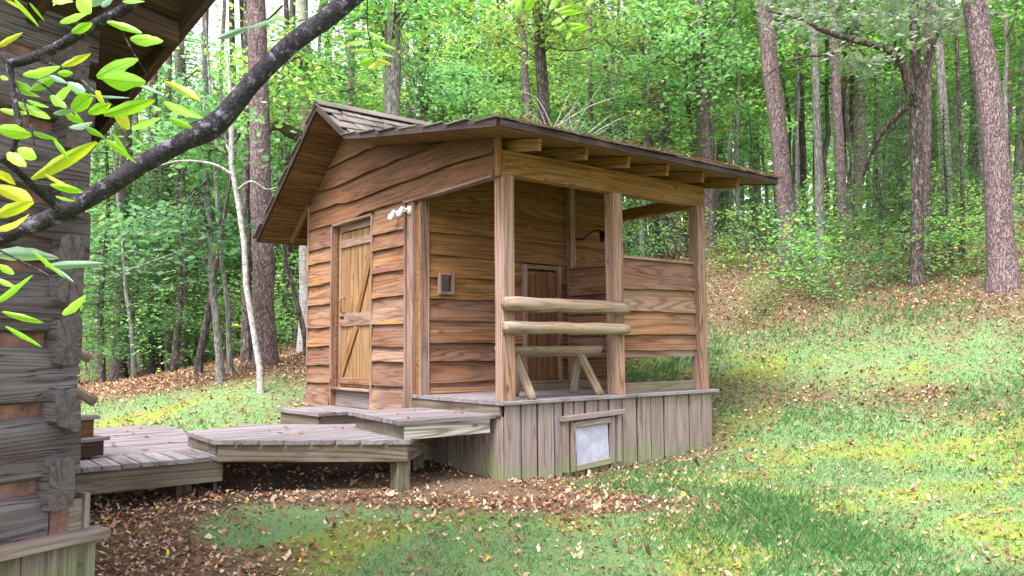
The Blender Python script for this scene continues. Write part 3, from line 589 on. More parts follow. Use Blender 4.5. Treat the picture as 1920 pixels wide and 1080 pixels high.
sh = empty('wall_shower', (2.36, YI, 1.95), 'dark metal wall shower on a bent arm above the half wall', 'shower')
V, F = tube('a', smooth_path([(2.33, 1.52, 1.93), (2.36, 1.40, 1.91), (2.42, 1.30, 1.99), (2.47, 1.22, 2.02), (2.49, 1.19, 1.99)], 16), [.011]*16, 8); ob('arm', mesh('arm', V, F, M_BLACK, True), sh)
V, F = tube('a', [(2.485, 1.195, 2.0), (2.50, 1.18, 1.975), (2.53, 1.15, 1.935), (2.54, 1.14, 1.925)], [.02, .035, .095, .09], 18); ob('rose', mesh('rose', V, F, M_BLACK, True), sh)
V, F = tube('a', [(2.33, 1.528, 1.93), (2.33, 1.505, 1.93)], [.035, .03], 14); ob('flange', mesh('flange', V, F, M_BLACK, True), sh)
bench = empty('log_bench', (.85, .3, 0), 'rustic half-log bench with splayed legs on the porch', 'bench')
def halflog(L_, r):
    V, F = [], []; n = 12; k = 9
    for i in range(n):
        x = (i/(n-1)-.5)*L_; e = .94+.04*math.sin(i*1.7)
        for j in range(k+1): q = math.pi+math.pi*j/k; V.append((x, r*1.35*math.cos(q)*e, max(r*math.sin(q), -.115)*e))
    m_ = k+1
    for i in range(n-1):
        for j in range(m_): F.append((i*m_+j, i*m_+(j+1) % m_, (i+1)*m_+(j+1) % m_, (i+1)*m_+j))
    F += [tuple(range(m_-1, -1, -1)), tuple((n-1)*m_+j for j in range(m_))]; return mesh('seat', V, F, M_LOGP)
ob('seat', halflog(1.24, .125), bench, Matrix.Translation((.865, .32, .525)))
for t_, f_ in (((.33, .25, .45), (.37, .02, .0)), ((1.22, .25, .45), (1.34, .06, .0)), ((.50, .40, .45), (.60, .60, .0)), ((1.34, .40, .45), (1.37, .52, .0))):
    t_, f_ = np.array(t_), np.array(f_); V, F = tube('leg', [(i/7-.5, 0, 0) for i in range(8)], [.046]*8, 12, .02, int(t_[0]*99)); Lg = np.linalg.norm(t_-f_)
    V = [(v[0]*Lg, v[1], v[2]) for v in V]; ob('leg', mesh('leg', V, F, M_LOGP, True), bench, frame((t_+f_)/2, t_-f_, (0, 1, 0)))

# ------------------------------------------------------------------ steps and decks
def planks(par, poly, z, w_, axis, T=.038, name='plank', gap=.016, mat=M_DECK):
    P = np.array(poly); n = np.array((0., 1.)) if axis == 'x' else np.array((1., 0.)); lo, hi = (P@n).min(), (P@n).max(); k = max(1, round((hi-lo)/w_)); w_ = (hi-lo)/k
    for i in range(k):
        q = clip(clip(poly, n, lo+(i+1)*w_-gap/2), -n, -(lo+i*w_+gap/2))
        if len(q) < 3: continue
        q = [tuple(np.array(p)+(random.uniform(-.008, .008) if axis == 'x' else 0, 0 if axis == 'x' else random.uniform(-.008, .008))) for p in q]
        c = np.mean(q, 0)
        if axis == 'y':   # local X along the plank
            M = Matrix(((0, -1, 0, c[0]), (1, 0, 0, c[1]), (0, 0, 1, z+random.uniform(-.002, .002)), (0, 0, 0, 1))); loc = [((p[1]-c[1]), -(p[0]-c[0])) for p in q]
        else: M = Matrix.Translation((c[0], c[1], z+random.uniform(-.002, .002))); loc = [(p[0]-c[0], p[1]-c[1]) for p in q]
        m_ = len(loc); V = [(a, b, -T) for a, b in loc]+[(a, b, 0) for a, b in loc]
        F = [tuple(range(m_-1, -1, -1)), tuple(range(m_, 2*m_))]+[(j, (j+1) % m_, m_+(j+1) % m_, m_+j) for j in range(m_)]
        ob(name, mesh(name, V, F, mat), par, M)
def fascia(par, poly, z, h, inset=.03, T=.038, edges=None, mat=M_FASC, shorten=.02):
    P = np.array(poly); c = P.mean(0); area = sum(P[i][0]*P[(i+1) % len(P)][1]-P[(i+1) % len(P)][0]*P[i][1] for i in range(len(P)))
    for i in range(len(P)):
        if edges is not None and i not in edges: continue
        a, b = P[i], P[(i+1) % len(P)]; d = (b-a)/np.linalg.norm(b-a); nn = np.array((d[1], -d[0])); nn = nn if area > 0 else -nn
        a2, b2 = a-nn*(inset+T/2)+d*(inset+shorten), b-nn*(inset+T/2)-d*(inset+shorten); board('fascia', par, (*a2, z-h/2), (*b2, z-h/2), (0, 0, 1), h, T, mat)
def leg(par, x, y, ztop, s=.135, mat=M_FASC): board('leg', par, (x, y, gz1(x, y)-.15), (x, y, ztop), (1, 0, 0), s, s, mat)
ps = empty('porch_step', (-.5, .8, -.73), 'pale wooden step box in front of the porch opening', 'step')
pp = [(-1.075, .105), (-.005, .105), (-.06, 1.46), (-.90, 1.46)]; planks(ps, pp, -.128, .15, 'x'); fascia(ps, [(-1.06, .115), (-.005, .115), (-.06, 1.45), (-.88, 1.45)], -.167, .135, .035, edges=(0,), mat=M_FASCN); fascia(ps, [(-1.06, .115), (-.005, .115), (-.06, 1.45), (-.88, 1.45)], -.167, .135, .035, edges=(3, 2))
ds = empty('door_step', (-.35, 3.1, -.6), 'dark-edged wooden step below the plank door', 'step')
dp = [(-.78, 2.46), (-.10, 2.46), (-.10, 3.55), (-.84, 3.55)]; planks(ds, dp, -.212, .15, 'y'); fascia(ds, dp, -.25, .15, .03)
for x_, y_ in ((-.2, 2.6), (-.2, 3.4)): leg(ds, x_, y_, -.25, .09)
ld = empty('landing_deck', (-1.2, 1.2, -.7), 'angled low plank landing between the walkway and the steps', 'deck')
lp = [(-2.30, 2.20), (-2.335, 1.20), (-1.005, .055), (-.10, .98), (-.10, 1.5), (-1.0, 2.0), (-1.45, 2.55)]
planks(ld, lp, -.292, .15, 'x'); fascia(ld, lp, -.33, .155, .02, shorten=.005)
for x_, y_ in ((-1.0, .235), (-.35, 1.05), (-1.4, 2.2)): leg(ld, x_, y_, -.33)
for y_ in (.75, 1.1, 1.45, 1.8): board('joist', ld, (-2.2+max(0, (1.2-y_)*1.16)+.1, y_, -.40), (-.45 if y_ < 1 else -.2, y_, -.40), (0, 0, 1), .13, .04, M_FASC)  # inner joists, added to help darken the space beneath
board('skirt_board', ld, (-2.26, 2.12, -.58), (-1.42, 2.46, -.58), (0, 0, 1), .40, .03, M_FASC); board('skirt_board', ld, (-2.27, 1.35, -.60), (-2.24, 2.1, -.60), (0, 0, 1), .34, .03, M_FASC)  # closing boards added to block light and keep the space beneath dark
wk = empty('walkway', (-3.3, 1.5, -.8), 'narrow plank walkway with dark front edge beside the cabin', 'walkway')
wp = [(-4.7, 1.20), (-2.20, 1.20), (-2.28, 1.86), (-4.7, 1.86)]; planks(wk, wp, -.432, .145, 'y'); fascia(wk, wp, -.47, .19, .03, edges=(0, 1))
for x_ in (-4.4, -3.5, -2.5): leg(wk, x_, 1.55, -.49)
bd = empty('back_deck', (-3, 3.3, -.7), 'wide grey plank deck strewn with leaves behind the walkway', 'deck')
bp_ = [(-4.7, 1.868), (-2.30, 1.868), (-2.10, 2.60), (-1.80, 4.2), (-1.97, 4.95), (-2.7, 4.98), (-4.7, 4.9)]; planks(bd, bp_, -.436, .15, 'x'); fascia(bd, bp_, -.475, .12, .03, edges=(1, 2, 3, 4, 5))
for x_, y_ in ((-4.2, 4.6), (-2.3, 4.6), (-2.4, 2.4)): leg(bd, x_, y_, -.48)
def small_leaves(name, spots, label, z):
    for (x, y), s in spots:
        a = random.uniform(0, 6.28); k = 7; V = [(0, 0, .004)]+[(math.cos(a+6.283*j/k)*s*(1, .5, .8, .45, .6, .4, .9)[j], math.sin(a+6.283*j/k)*s*(1, .5, .8, .45, .6, .4, .9)[j], random.uniform(.0, .02)) for j in range(k)]
        F = [(0, 1+j, 1+(j+1) % k) for j in range(k)]; tag(ob(name, mesh(name, V, F, L_LITTER), None, Matrix.Translation((x, y, z))), label, 'leaf', label+'s')
small_leaves('fallen_leaf', [((random.uniform(-3.6, -2.1), random.uniform(1.95, 4.7)), random.uniform(.03, .055)) for _ in range(16)], 'small dry leaf lying on the wide back deck', -.432)
small_leaves('fallen_leaf', [((random.uniform(-2.1, -.9), random.uniform(1.1, 1.9)), random.uniform(.03, .05)) for _ in range(7)], 'small dry leaf lying on the landing deck', -.288)
small_leaves('fallen_leaf', [((random.uniform(-.95, -.1), random.uniform(.25, 1.3)), random.uniform(.02, .04)) for _ in range(5)], 'small dry leaf lying on the porch step', -.124)

# ------------------------------------------------------------------ log cabin at the left edge
CA = R(23); E1 = np.array([math.cos(CA), math.sin(CA), 0]); E2 = np.array([-math.sin(CA), math.cos(CA), 0]); CC = np.array([-3.7545, -.8363, 0.])
def cb(s, t, z): return CC+E1*s+E2*t+np.array([0, 0, z])
cabin = empty('log_cabin', tuple(cb(-1, 1, -.9)), 'old hewn-log cabin corner with red clay chinking at the left', 'cabin')
def log(p0, p1, wide, W, T, seed, endm=True, lean=0):
    """hewn log: flat sides, worn corners, split ends"""
    p0, p1 = np.array(p0), np.array(p1); L_ = np.linalg.norm(p1-p0); r = np.random.default_rng(seed); n = max(5, int(L_/.12)+2); V = []; k = 20
    ph = r.uniform(0, 6.3, 5)
    for i in range(n):
        x = (i/(n-1)-.5)*L_; e = .94 if i in (0, n-1) else 1
        for j in range(k):
            q = 6.2832*(j+.5)/k; sq = min(.96/max(abs(math.cos(q)), abs(math.sin(q))), 1.24)
            g = 1+.02*math.sin(ph[0]+x*5+q*3)+.03*math.sin(ph[1]+2*q+x*2)+.008*r.standard_normal()
            V.append((x, W/2*math.cos(q)*sq*g*e+.006*math.sin(ph[2]+x*3)+(lean*.06*math.sin(ph[3]+q)), T/2*math.sin(q)*sq*e*(1+.02*math.sin(ph[4]+x*7+q))))
    F = []
    for i in range(n-1):
        for j in range(k): F.append((i*k+j, i*k+(j+1) % k, (i+1)*k+(j+1) % k, (i+1)*k+j))
    nf = len(F); F += [tuple(range(k-1, -1, -1)), tuple((n-1)*k+j for j in range(k))]
    me = mesh('log', V, F, M_HEWN); me.materials.append(M_END); me.polygons[nf].material_index = 1; me.polygons[nf+1].material_index = 1
    return ob('log', me, cabin, frame((p0+p1)/2, p1-p0, wide))
zc = [-.245, .175, .565, .975, 1.39, 1.80, 2.20]                  # chink levels = ends of the side-wall logs
ext = [.03, -.005, -.005, .045, .03, .05, .06]
for i, z in enumerate(zc):
    nz_ = zc[i+1] if i+1 < len(zc) else z+.4
    zlo = z+.038; zhi = nz_-.035
    log(cb(-3.2, .085, (zlo+zhi)/2), cb(ext[i], .085, (zlo+zhi)/2), (0, 0, 1), zhi-zlo+.012, .17, 100+i)
    hgt = (.31, .29, .31, .31, .22, .30, .27)[i]
    log(cb(-.105+.008*(i % 3-1), -.055-.02*(i % 2), z+.0), cb(-.105, 3.2, z), (0, 0, 1), hgt, .165, 200+i, lean=1 if i in (1, 3) else 0)
    board('chinking', cabin, cb(-3.2, .105, z), cb(-.16, .105, z), (0, 0, 1), .16, .09, M_CHINK, wav=.006)
    board('chinking', cabin, cb(-.10, .2, (zlo+zhi)/2), cb(-.10, 3.1, (zlo+zhi)/2), (0, 0, 1), .2, .06, M_CHINK)
log(cb(-3.2, .085, -.42), cb(-.145, .085, -.42), (0, 0, 1), .29, .17, 120)
board('chinking', cabin, cb(-.135, .06, -.45), cb(-.03, .06, -.45), (0, 0, 1), .17, .10, M_CHINK); board('corner_board', cabin, cb(-.03, .03, -.45), cb(.055, .03, -.45), (0, 0, 1), .2, .03, M_SKIRT); board('corner_board', cabin, cb(.075, .04, -.56), cb(.075, .04, -.32), E1, .03, .1, M_SKIRT)
board('ledge', cabin, cb(-3.2, -.06, -.545), cb(.135, -.06, -.545), (0, 0, 1), .055, .15, M_SKIRT); board('ledge', cabin, cb(.10, .02, -.545), cb(.10, 3.0, -.545), (0, 0, 1), .05, .06, M_SKIRT)
x = -3.2
for i in range(26):
    W = (.155, .15, .145, .16)[i % 4]
    if x+W > .09: break
    board('skirt_board', cabin, cb(x+W/2, -.025, -1.15), cb(x+W/2, -.025, -.574), E1, W-.006, .03, M_SKIRT)
    if i % 2 == 1: board('skirt_batten', cabin, cb(x+W, -.05, -1.15), cb(x+W, -.05, -.574), E1, .055, .02, M_SKIRT)
    x += W
board('skirt_batten', cabin, cb(.07, -.05, -1.15), cb(.07, -.05, -.574), E1, .05, .03, M_SKIRT)
board('skirt_backing', cabin, cb(.085, 0, -.86), cb(.085, 3.0, -.86), (0, 0, 1), .58, .03, M_SKIRT)
# cabin roof seen from below; unseen front extended to shade the wall
def croof(t): return 2.05+(.64-t)*.66
for k in range(22):
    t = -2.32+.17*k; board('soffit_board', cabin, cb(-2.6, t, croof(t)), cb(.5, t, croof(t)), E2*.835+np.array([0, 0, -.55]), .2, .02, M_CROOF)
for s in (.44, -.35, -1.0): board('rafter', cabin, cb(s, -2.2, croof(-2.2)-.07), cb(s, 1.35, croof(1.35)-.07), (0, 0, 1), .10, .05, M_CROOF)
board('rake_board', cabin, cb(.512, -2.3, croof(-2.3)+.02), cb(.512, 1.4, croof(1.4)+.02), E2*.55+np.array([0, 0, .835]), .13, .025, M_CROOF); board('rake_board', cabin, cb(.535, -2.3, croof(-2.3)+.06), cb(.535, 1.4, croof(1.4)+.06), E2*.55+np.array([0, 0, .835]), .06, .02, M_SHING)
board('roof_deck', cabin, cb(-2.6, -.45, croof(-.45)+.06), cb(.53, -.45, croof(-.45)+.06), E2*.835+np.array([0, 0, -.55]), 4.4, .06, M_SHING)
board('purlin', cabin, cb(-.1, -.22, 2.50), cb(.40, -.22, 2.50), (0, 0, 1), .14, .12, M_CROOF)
# cabin steps and log rails round the corner
cs = empty('cabin_steps', (-3.3, 2.2, -.43), 'two dark wooden steps up to the cabin on the back deck', 'steps')
Q = np.array([-3.10, 1.80, 0.])
def cq(s, t, z): return Q+E1*s+E2*t+np.array([0, 0, z])
for zt, s1, t0 in ((-.25, 0., 0.0), (-.062, -.06, .06)):
    board('riser', cs, cq(s1-.02, t0+.04, (zt-.43)/2), cq(s1-.02, t0+1.1, (zt-.43)/2), (0, 0, 1), zt+.43-.035, .03, M_INNER)
    board('side_panel', cs, cq(s1-.9, t0+.02, (zt-.43)/2), cq(s1-.005, t0+.02, (zt-.43)/2), (0, 0, 1), zt+.43-.035, .03, M_INNER if zt > -.2 else M_CROOF)  # lower panel gets a darker wood, shade put into its colour
    board('tread', cs, cq(s1-.9, t0+.55, zt-.016), cq(s1+.03, t0+.55, zt-.016), E2, 1.16, .032, M_DECK)
hr = empty('stair_rail', tuple(cq(-.2, .6, -.43)), 'peeled-log handrail poles jutting past the cabin corner', 'railing')
board('post', hr, cq(-.27, .17, -.25), cq(-.27, .17, .72), E1, .09, .09, M_POST)
for z0, r in ((.30, .045), (.65, .042)):
    b = cq(-.07 if z0 < .5 else -.13, .07, .06 if z0 < .5 else .44); a = b-E1*.75+np.array([0, 0, .5]); V, F = tube('r', [(i/9-.5, 0, 0) for i in range(10)], [r]*10, 12, .02, 3); Lg = np.linalg.norm(b-a); V = [(v[0]*Lg, v[1], v[2]) for v in V]; ob('rail_log', mesh('rail_log', V, F, M_LOGP, True), hr, frame((a+b)/2, b-a, (0, 1, 0)))

# ------------------------------------------------------------------ trees
def place(px, D):                       # a spot on the ground below a pixel column
    P = at(px, 660, D); return np.array([P[0], P[1], gz1(P[0], P[1])])
def leafcloud(C, size, r, flat=.45, elong=.62):
    """one kite-shaped leaf for each centre"""
    n = len(C); a = r.uniform(0, 6.283, n); nx = r.normal(0, flat, n); ny = r.normal(0, flat, n); N = np.stack([nx, ny, np.ones(n)], 1); N /= np.linalg.norm(N, axis=1)[:, None]
    T = np.stack([np.cos(a), np.sin(a), np.zeros(n)], 1); T -= N*(T*N).sum(1)[:, None]; T /= np.linalg.norm(T, axis=1)[:, None]; Bv = np.cross(N, T)
    s = size*r.uniform(.65, 1.25, n)[:, None]
    V = np.stack([C-T*s*.5, C+Bv*s*elong*.5-T*s*.05, C+T*s*.55-N*s*.12, C-Bv*s*elong*.5-T*s*.05], 1).reshape(-1, 3)
    return V, np.arange(4*n).reshape(-1, 4)
def maple(seed, h=8., nl=20, spread=2.4, z0=.28, leaf=.115, per=42, mat=L_MAPLE, bk=B_GREY, r0=.075, spr=5, droop=0., rise=.35):
    """slim broad-leaved tree: (trunk with limbs, crown) sharing one origin at the foot"""
    r = np.random.default_rng(seed); n = 14; wob = r.normal(0, .07, (n, 2)).cumsum(0)*h/12
    pts = np.array([(wob[i, 0], wob[i, 1], -.25+i/(n-1)*(h+.25)) for i in range(n)]); V, F = tube('t', pts, np.linspace(r0, r0*.2, n)*np.where(np.arange(n) == 0, 1.4, 1), 8, .05, seed, cap=False)
    Cs = []
    for k in range(nl):
        f = z0+(1-z0)*(k+r.random())/nl; i = min(int(f*(n-1)), n-2); b = pts[i]+(pts[i+1]-pts[i])*(f*(n-1)-i); az = k*2.4+r.normal(0, .4); Ln = spread*(1.05-.62*((f-z0)/(1-z0)))*r.uniform(.6, 1.15); el = rise*r.uniform(.2, 1.6)-droop
        d = np.array([math.cos(az), math.sin(az), el]); m = 6
        lp_ = np.array([b+d*Ln*t/(m-1)+np.array([0, 0, -.10*Ln*(t/(m-1))**2])+r.normal(0, .04, 3)*(t > 0) for t in range(m)]); v, fc = tube('l', lp_, np.linspace(r0*.32, .006, m), 5, 0, k, cap=False)
        o = len(V); V += v; F += [tuple(o+j for j in q) for q in fc]
        for s in range(spr):
            t = (.35+.65*(s+r.random())/spr)*(m-1); i2 = min(int(t), m-2); c = lp_[i2]+(lp_[i2+1]-lp_[i2])*(t-i2)+r.normal(0, .16, 3)*np.array([1, 1, .5])
            q = r.normal(0, 1, (per, 3))*np.array([.34, .34, .085])*(.7+.5*r.random()); Cs.append(c+q)
    Cs = np.concatenate(Cs); lv, lf = leafcloud(Cs, leaf, r)
    return mesh('trunk', V, F, bk, True), fastmesh('crown', lv, lf, mat)
def cedar(seed, h=6., mat=L_NEEDLE, bk=B_OAK):
    r = np.random.default_rng(seed); pts = np.array([(.05*math.sin(i), .05*math.cos(i*1.3), -.25+i/9*(h+.25)) for i in range(10)]); V, F = tube('t', pts, np.linspace(.08, .012, 10), 8, .04, seed, cap=False); Cs, Ds = [], []
    for k in range(70):
        f = .12+.86*k/70; az = k*2.4+r.normal(0, .3); Ln = (1.15-f)*1.6*r.uniform(.6, 1.1); b = np.array([0, 0, f*h]); m = 5
        lp_ = np.array([b+np.array([math.cos(az), math.sin(az), .12-.25*(t/4)])*Ln*t/4 for t in range(m)]); v, fc = tube('l', lp_, np.linspace(.014, .004, m), 4, 0, k, cap=False); o = len(V); V += v; F += [tuple(o+j for j in q) for q in fc]
        nn = int(70*Ln)+10; t = r.uniform(.1, 1, nn); c = b+np.array([math.cos(az), math.sin(az), 0])*Ln*t[:, None]; c[:, 2] += Ln*(.12*t-.25*t*t); Cs.append(c+r.normal(0, 1, (nn, 3))*np.array([.16, .16, .06]))
    lv, lf = leafcloud(np.concatenate(Cs), .13, r, .5, .22); return mesh('trunk', V, F, bk, True), fastmesh('crown', lv, lf, mat)
def pinetop(seed):
    r = np.random.default_rng(seed); Cs = []
    for k in range(26):
        az = k*2.4; z = r.uniform(0, 6); Ln = (1-.1*z)*2.3*r.uniform(.5, 1.1)
        for s in range(3): Cs.append(np.array([math.cos(az)*Ln*(.4+.3*s), math.sin(az)*Ln*(.4+.3*s), z+.15*s])+r.normal(0, 1, (38, 3))*np.array([.34, .34, .2]))
    lv, lf = leafcloud(np.concatenate(Cs), .2, r, .8, .14); return fastmesh('crown', lv, lf, L_NEEDLE)
PT = [pinetop(i) for i in range(3)]
def big_tree(name, label, base, D, tops, wpx, bk, H=17., crown=None, group=None, flare=1.35, seed=0, wtop=None, cat='tree'):
    """trunk from a foot on the ground through the given (px, py) marks, on up to height H"""
    P0 = place(base, D); q = [P0-np.array([0, 0, .25])]+[P0+np.array([0, 0, .12])]
    for (x, y) in tops: q.append(at(x, y, D))
    q = [p-P0 for p in q]; d = q[-1]-q[-2]; up = nrm(d)*1.0
    if H > q[-1][2]: q.append(q[-1]+d/d[2]*(H-q[-1][2]))
    # resample evenly by height
    zz = np.array([p[2] for p in q]); xs = np.array([p[0] for p in q]); ys = np.array([p[1] for p in q]); n = max(10, int(H*1.6)); zs = np.linspace(-.25, max(zz), n)
    pts = np.stack([np.interp(zs, zz, xs), np.interp(zs, zz, ys), zs], 1); r = np.random.default_rng(seed+int(base)); pts[2:, :2] += r.normal(0, .012, (n-2, 2))
    r0 = wpx/2*D/FPX; r1 = (wtop/2*D/FPX) if wtop else r0*.72; zt = tops[-1] and q[len(tops)+1][2]
    rad = np.interp(zs, [-.25, 0, .5, max(zt, 1), max(max(zz), zt+.1)], [r0*flare*1.1, r0*flare, r0, r1, r1*.35])
    t = empty(name, tuple(P0), label, cat, group); V, F = tube('trunk', pts, rad, 14, .022, int(base), cap=False); ob('trunk', mesh('trunk', V, F, bk, True), t, Matrix.Translation(Vector(P0)))
    if crown is not None: ob('crown', crown, t, Matrix.Translation(Vector(P0+np.array([pts[-1][0], pts[-1][1], H-5.5]))))
    return t, P0
def limb(t, P0, ctrl, radii, bk, name='limb', seed=1):
    p = smooth_path([at(*c) for c in ctrl], 18)-P0; V, F = tube(name, p, np.interp(np.linspace(0, 1, 18), np.linspace(0, 1, len(radii)), radii), 9, .05, seed, cap=False); return ob(name, mesh(name, V, F, bk, True), t, Matrix.Translation(Vector(P0)))
T_ = big_tree
# right hillside
T_('pine_tree', 'thick straight pine trunk at the far right edge', 1888, 12.0, [(1868, 300), (1828, 0)], 46, B_PINE, 17, PT[0], wtop=40)
oak, P0 = T_('oak_tree', 'dark lichened oak with a long arching limb over the hillside', 1724, 13.4, [(1720, 400), (1714, 60)], 24, B_OAK, 11, None)
limb(oak, P0, [(1708, 175, 13.3), (1692, 120, 13.2), (1660, 92, 13.1), (1600, 75, 12.9), (1545, 58, 12.7), (1500, 36, 12.5), (1440, 20, 12.4)], [.085, .07, .055, .045, .03, .015], B_OAK); limb(oak, P0, [(1716, 200, 13.4), (1740, 110, 13.3), (1760, 60, 13.2), (1800, 30, 13.1)], [.09, .06, .04, .02], B_OAK)
limb(oak, P0, [(1700, 200, 13.3), (1660, 240, 13.6), (1636, 285, 13.9), (1618, 330, 14.2)], [.06, .045, .03, .02], B_OAK); limb(oak, P0, [(1600, 75, 12.9), (1560, 100, 12.7), (1490, 110, 12.5), (1440, 140, 12.3), (1390, 200, 12.2)], [.03, .02, .015, .006], B_OAK)
r = np.random.default_rng(5); Cs = []
for k in range(120):
    x = r.uniform(1420, 1860); y = r.uniform(-60, 62)+18*math.sin(x*.03); Cs.append(at(x, y, r.uniform(11.9, 14.4))+r.normal(0, 1, (22, 3))*np.array([.2, .2, .08]))
for k in range(12): Cs.append(at(r.uniform(1560, 1700), r.uniform(90, 135), r.uniform(12.3, 13.4))+r.normal(0, 1, (16, 3))*np.array([.16, .16, .06]))
lv, lf = leafcloud(np.concatenate(Cs)-P0, .13, r, .7, .6); ob('crown', fastmesh('crown', lv, lf, L_GREYG), oak, Matrix.Translation(Vector(P0)))
T_('pine_tree', 'slim pine trunk half hidden just behind the dark oak', 1737, 14.6, [(1735, 400), (1740, 90)], 20, B_PINE, 17, PT[1])
T_('pine_tree', 'leaning rough pine trunk right of the porch eave', 1487, 15.3, [(1467, 330), (1436, 30)], 33, B_PINE, 18, PT[2], wtop=30)
T_('grey_tree', 'pale grey lichened trunk right of the leaning pine', 1546, 15.0, [(1534, 300), (1525, 40)], 17, B_GREY, 14, None)
T_('pine_tree', 'slim pine leaning left beside the grey trunk', 1593, 17.0, [(1574, 300), (1564, 70)], 21, B_PINE, 18, PT[0])
T_('pine_tree', 'broad pine trunk deeper in, just left of the bare forked sapling', 1600, 21.0, [(1612, 300), (1604, 30)], 30, B_PINE, 20, PT[1])
T_('dark_tree', 'thin dark straight trunk right of the leaning pine', 1518, 22.0, [(1505, 250), (1498, 40)], 13, B_OAK, 17, PT[2])
T_('grey_tree', 'grey trunk with a slight lean between oak and far right pine', 1784, 16.0, [(1774, 300), (1760, 90)], 20, B_GREY, 14, None)
T_('dark_sapling', 'thin dark stem between the grey trunk and far right pine', 1813, 15.0, [(1803, 300), (1795, 80)], 9, B_OAK, 10, None)
sp, P0 = T_('forked_sapling', 'bare dark forked sapling leaning right below the oak limb', 1700, 19.0, [(1690, 400)], 9, B_OAK, 3.2, None); limb(sp, P0, [(1640, 375, 19), (1665, 320, 19), (1700, 260, 18.8), (1745, 215, 18.6)], [.09, .07, .05, .02], B_OAK)
T_('pine_tree', 'tall pine trunk rising above the porch roof end', 1336, 18.0, [(1325, 300), (1313, 40)], 24, B_PINE, 19, PT[0]); T_('dark_sapling', 'thin stem touching the tall pine above the roof end', 1345, 18.6, [(1336, 300), (1328, 150)], 11, B_PINE, 12, None)
T_('pine_tree', 'stout pine behind the porch seen again through the shower opening', 1270, 20.0, [(1240, 230), (1222, 10)], 36, B_PINE, 20, PT[1]); T_('pine_tree', 'dark pine trunk left of the stout one in the shower opening', 1232, 20.5, [(1226, 420), (1205, 100)], 20, B_PINE, 18, PT[2]); T_('pine_tree', 'slim trunk seen at the left of the shower opening', 1196, 23, [(1190, 300), (1180, 40)], 14, B_PINE, 18, PT[0])
# behind the roof
T_('oak_tree', 'dark mossy trunk above the middle of the porch roof', 1030, 17.5, [(1020, 200), (1008, 30)], 28, B_OAK, 16, PT[1]); T_('pine_tree', 'slim purple-brown pine left of the dark mossy trunk', 1003, 20, [(990, 200), (978, 30)], 16, B_PINE, 18, PT[2])
T_('pine_tree', 'right one of two close pines behind the dead twigs', 1080, 26, [(1070, 180), (1063, 60)], 14, B_PINE, 19, PT[0]); T_('pine_tree', 'left one of two close pines behind the dead twigs', 1060, 26.5, [(1053, 180), (1050, 60)], 11, B_PINE, 19, PT[1])
T_('oak_tree', 'grey furrowed trunk right behind the shed ridge', 733, 15.0, [(733, 215), (737, 10)], 35, B_GREY, 13, None, wtop=30)
pt, P0 = T_('pale_tree', 'pale grey trunk left of the shed ridge with a mossy limb', 572, 15.5, [(572, 215), (568, 100)], 25, B_PALE, 12, None); limb(pt, P0, [(575, 262, 15.4), (545, 248, 15.2), (520, 236, 15.0), (490, 250, 14.8), (455, 262, 14.6)], [.13, .12, .09, .05, .03], B_MOSS)
T_('thin_tree', 'thin dark stem between the roof and the stout pine', 1140, 24, [(1136, 150), (1133, 40)], 9, B_GREY, 14, None); T_('pine_tree', 'slim pine left of the purple-brown pine above the roof', 885, 27, [(880, 150), (876, 20)], 17, B_PINE, 18, PT[2])
# left of the house
T_('pine_tree', 'stout plated pine trunk beside the shed left eave', 499, 13.8, [(490, 400), (484, 110)], 40, B_PINE, 17, PT[2], wtop=36); T_('dark_tree', 'dark trunk standing left of the stout plated pine', 463, 15.2, [(461, 400), (463, 160)], 18, B_OAK, 15, PT[0])
wb, P0 = T_('white_birch', 'thin crooked white-barked tree leaning left before the pine', 492, 11.2, [(481, 640), (465, 560), (457, 480), (445, 400), (437, 300), (432, 200)], 12, B_PALE, 5, None, flare=1.15, wtop=8)
limb(wb, P0, [(438, 330, 11.2), (410, 312, 11.1), (380, 304, 11.0), (335, 302, 10.8), (300, 310, 10.7)], [.028, .02, .014, .005], B_PALE); limb(wb, P0, [(437, 300, 11.2), (428, 280, 11.2), (422, 255, 11.3), (432, 225, 11.3)], [.02, .015, .008], B_PALE); limb(wb, P0, [(440, 360, 11.2), (470, 340, 11.3), (500, 355, 11.4), (520, 350, 11.5)], [.016, .012, .005], B_PALE)
gt, P0 = T_('grey_tree', 'slim grey crooked trunk left of the white-barked tree', 415, 12.4, [(408, 620), (400, 540), (397, 480), (390, 380), (388, 330)], 14, B_GREY, 5.5, None, flare=1.3, wtop=10)
for c, rr in (([(394, 440, 12.4), (370, 430, 12.3), (320, 430, 12.1), (250, 440, 11.9), (200, 452, 11.8)], [.03, .02, .012, .005]), ([(398, 440, 12.4), (360, 462, 12.2), (300, 485, 12.0), (230, 510, 11.8), (190, 525, 11.7)], [.026, .018, .01, .004]), ([(400, 520, 12.4), (375, 470, 12.3), (372, 400, 12.3)], [.02, .012, .005])): limb(gt, P0, c, rr, B_GREY)
T_('grey_tree', 'thinner grey stem close behind the slim crooked trunk', 433, 13.3, [(425, 580), (412, 430), (405, 330)], 10, B_GREY, 6, None); T_('dark_tree', 'dark trunk tilted right at the clearing edge', 372, 14, [(388, 600), (398, 540)], 14, B_OAK, 4.2, None, flare=1.2)
T_('dark_tree', 'thick purplish trunk nearest the cabin corner', 222, 18, [(228, 600), (236, 300), (237, 150)], 27, B_PINE, 17, PT[0]); T_('dark_tree', 'dark straight trunk midway along the left thicket', 290, 18, [(290, 560), (288, 240)], 22, B_OAK, 16, PT[1]); T_('dark_tree', 'twin-like dark trunk left of the tilted one', 345, 17.5, [(345, 600), (342, 400)], 20, B_OAK, 14, PT[2]); T_('thin_tree', 'thin leaning stem between two thick left trunks', 254, 16.5, [(246, 620), (238, 540)], 9, B_GREY, 6, None)
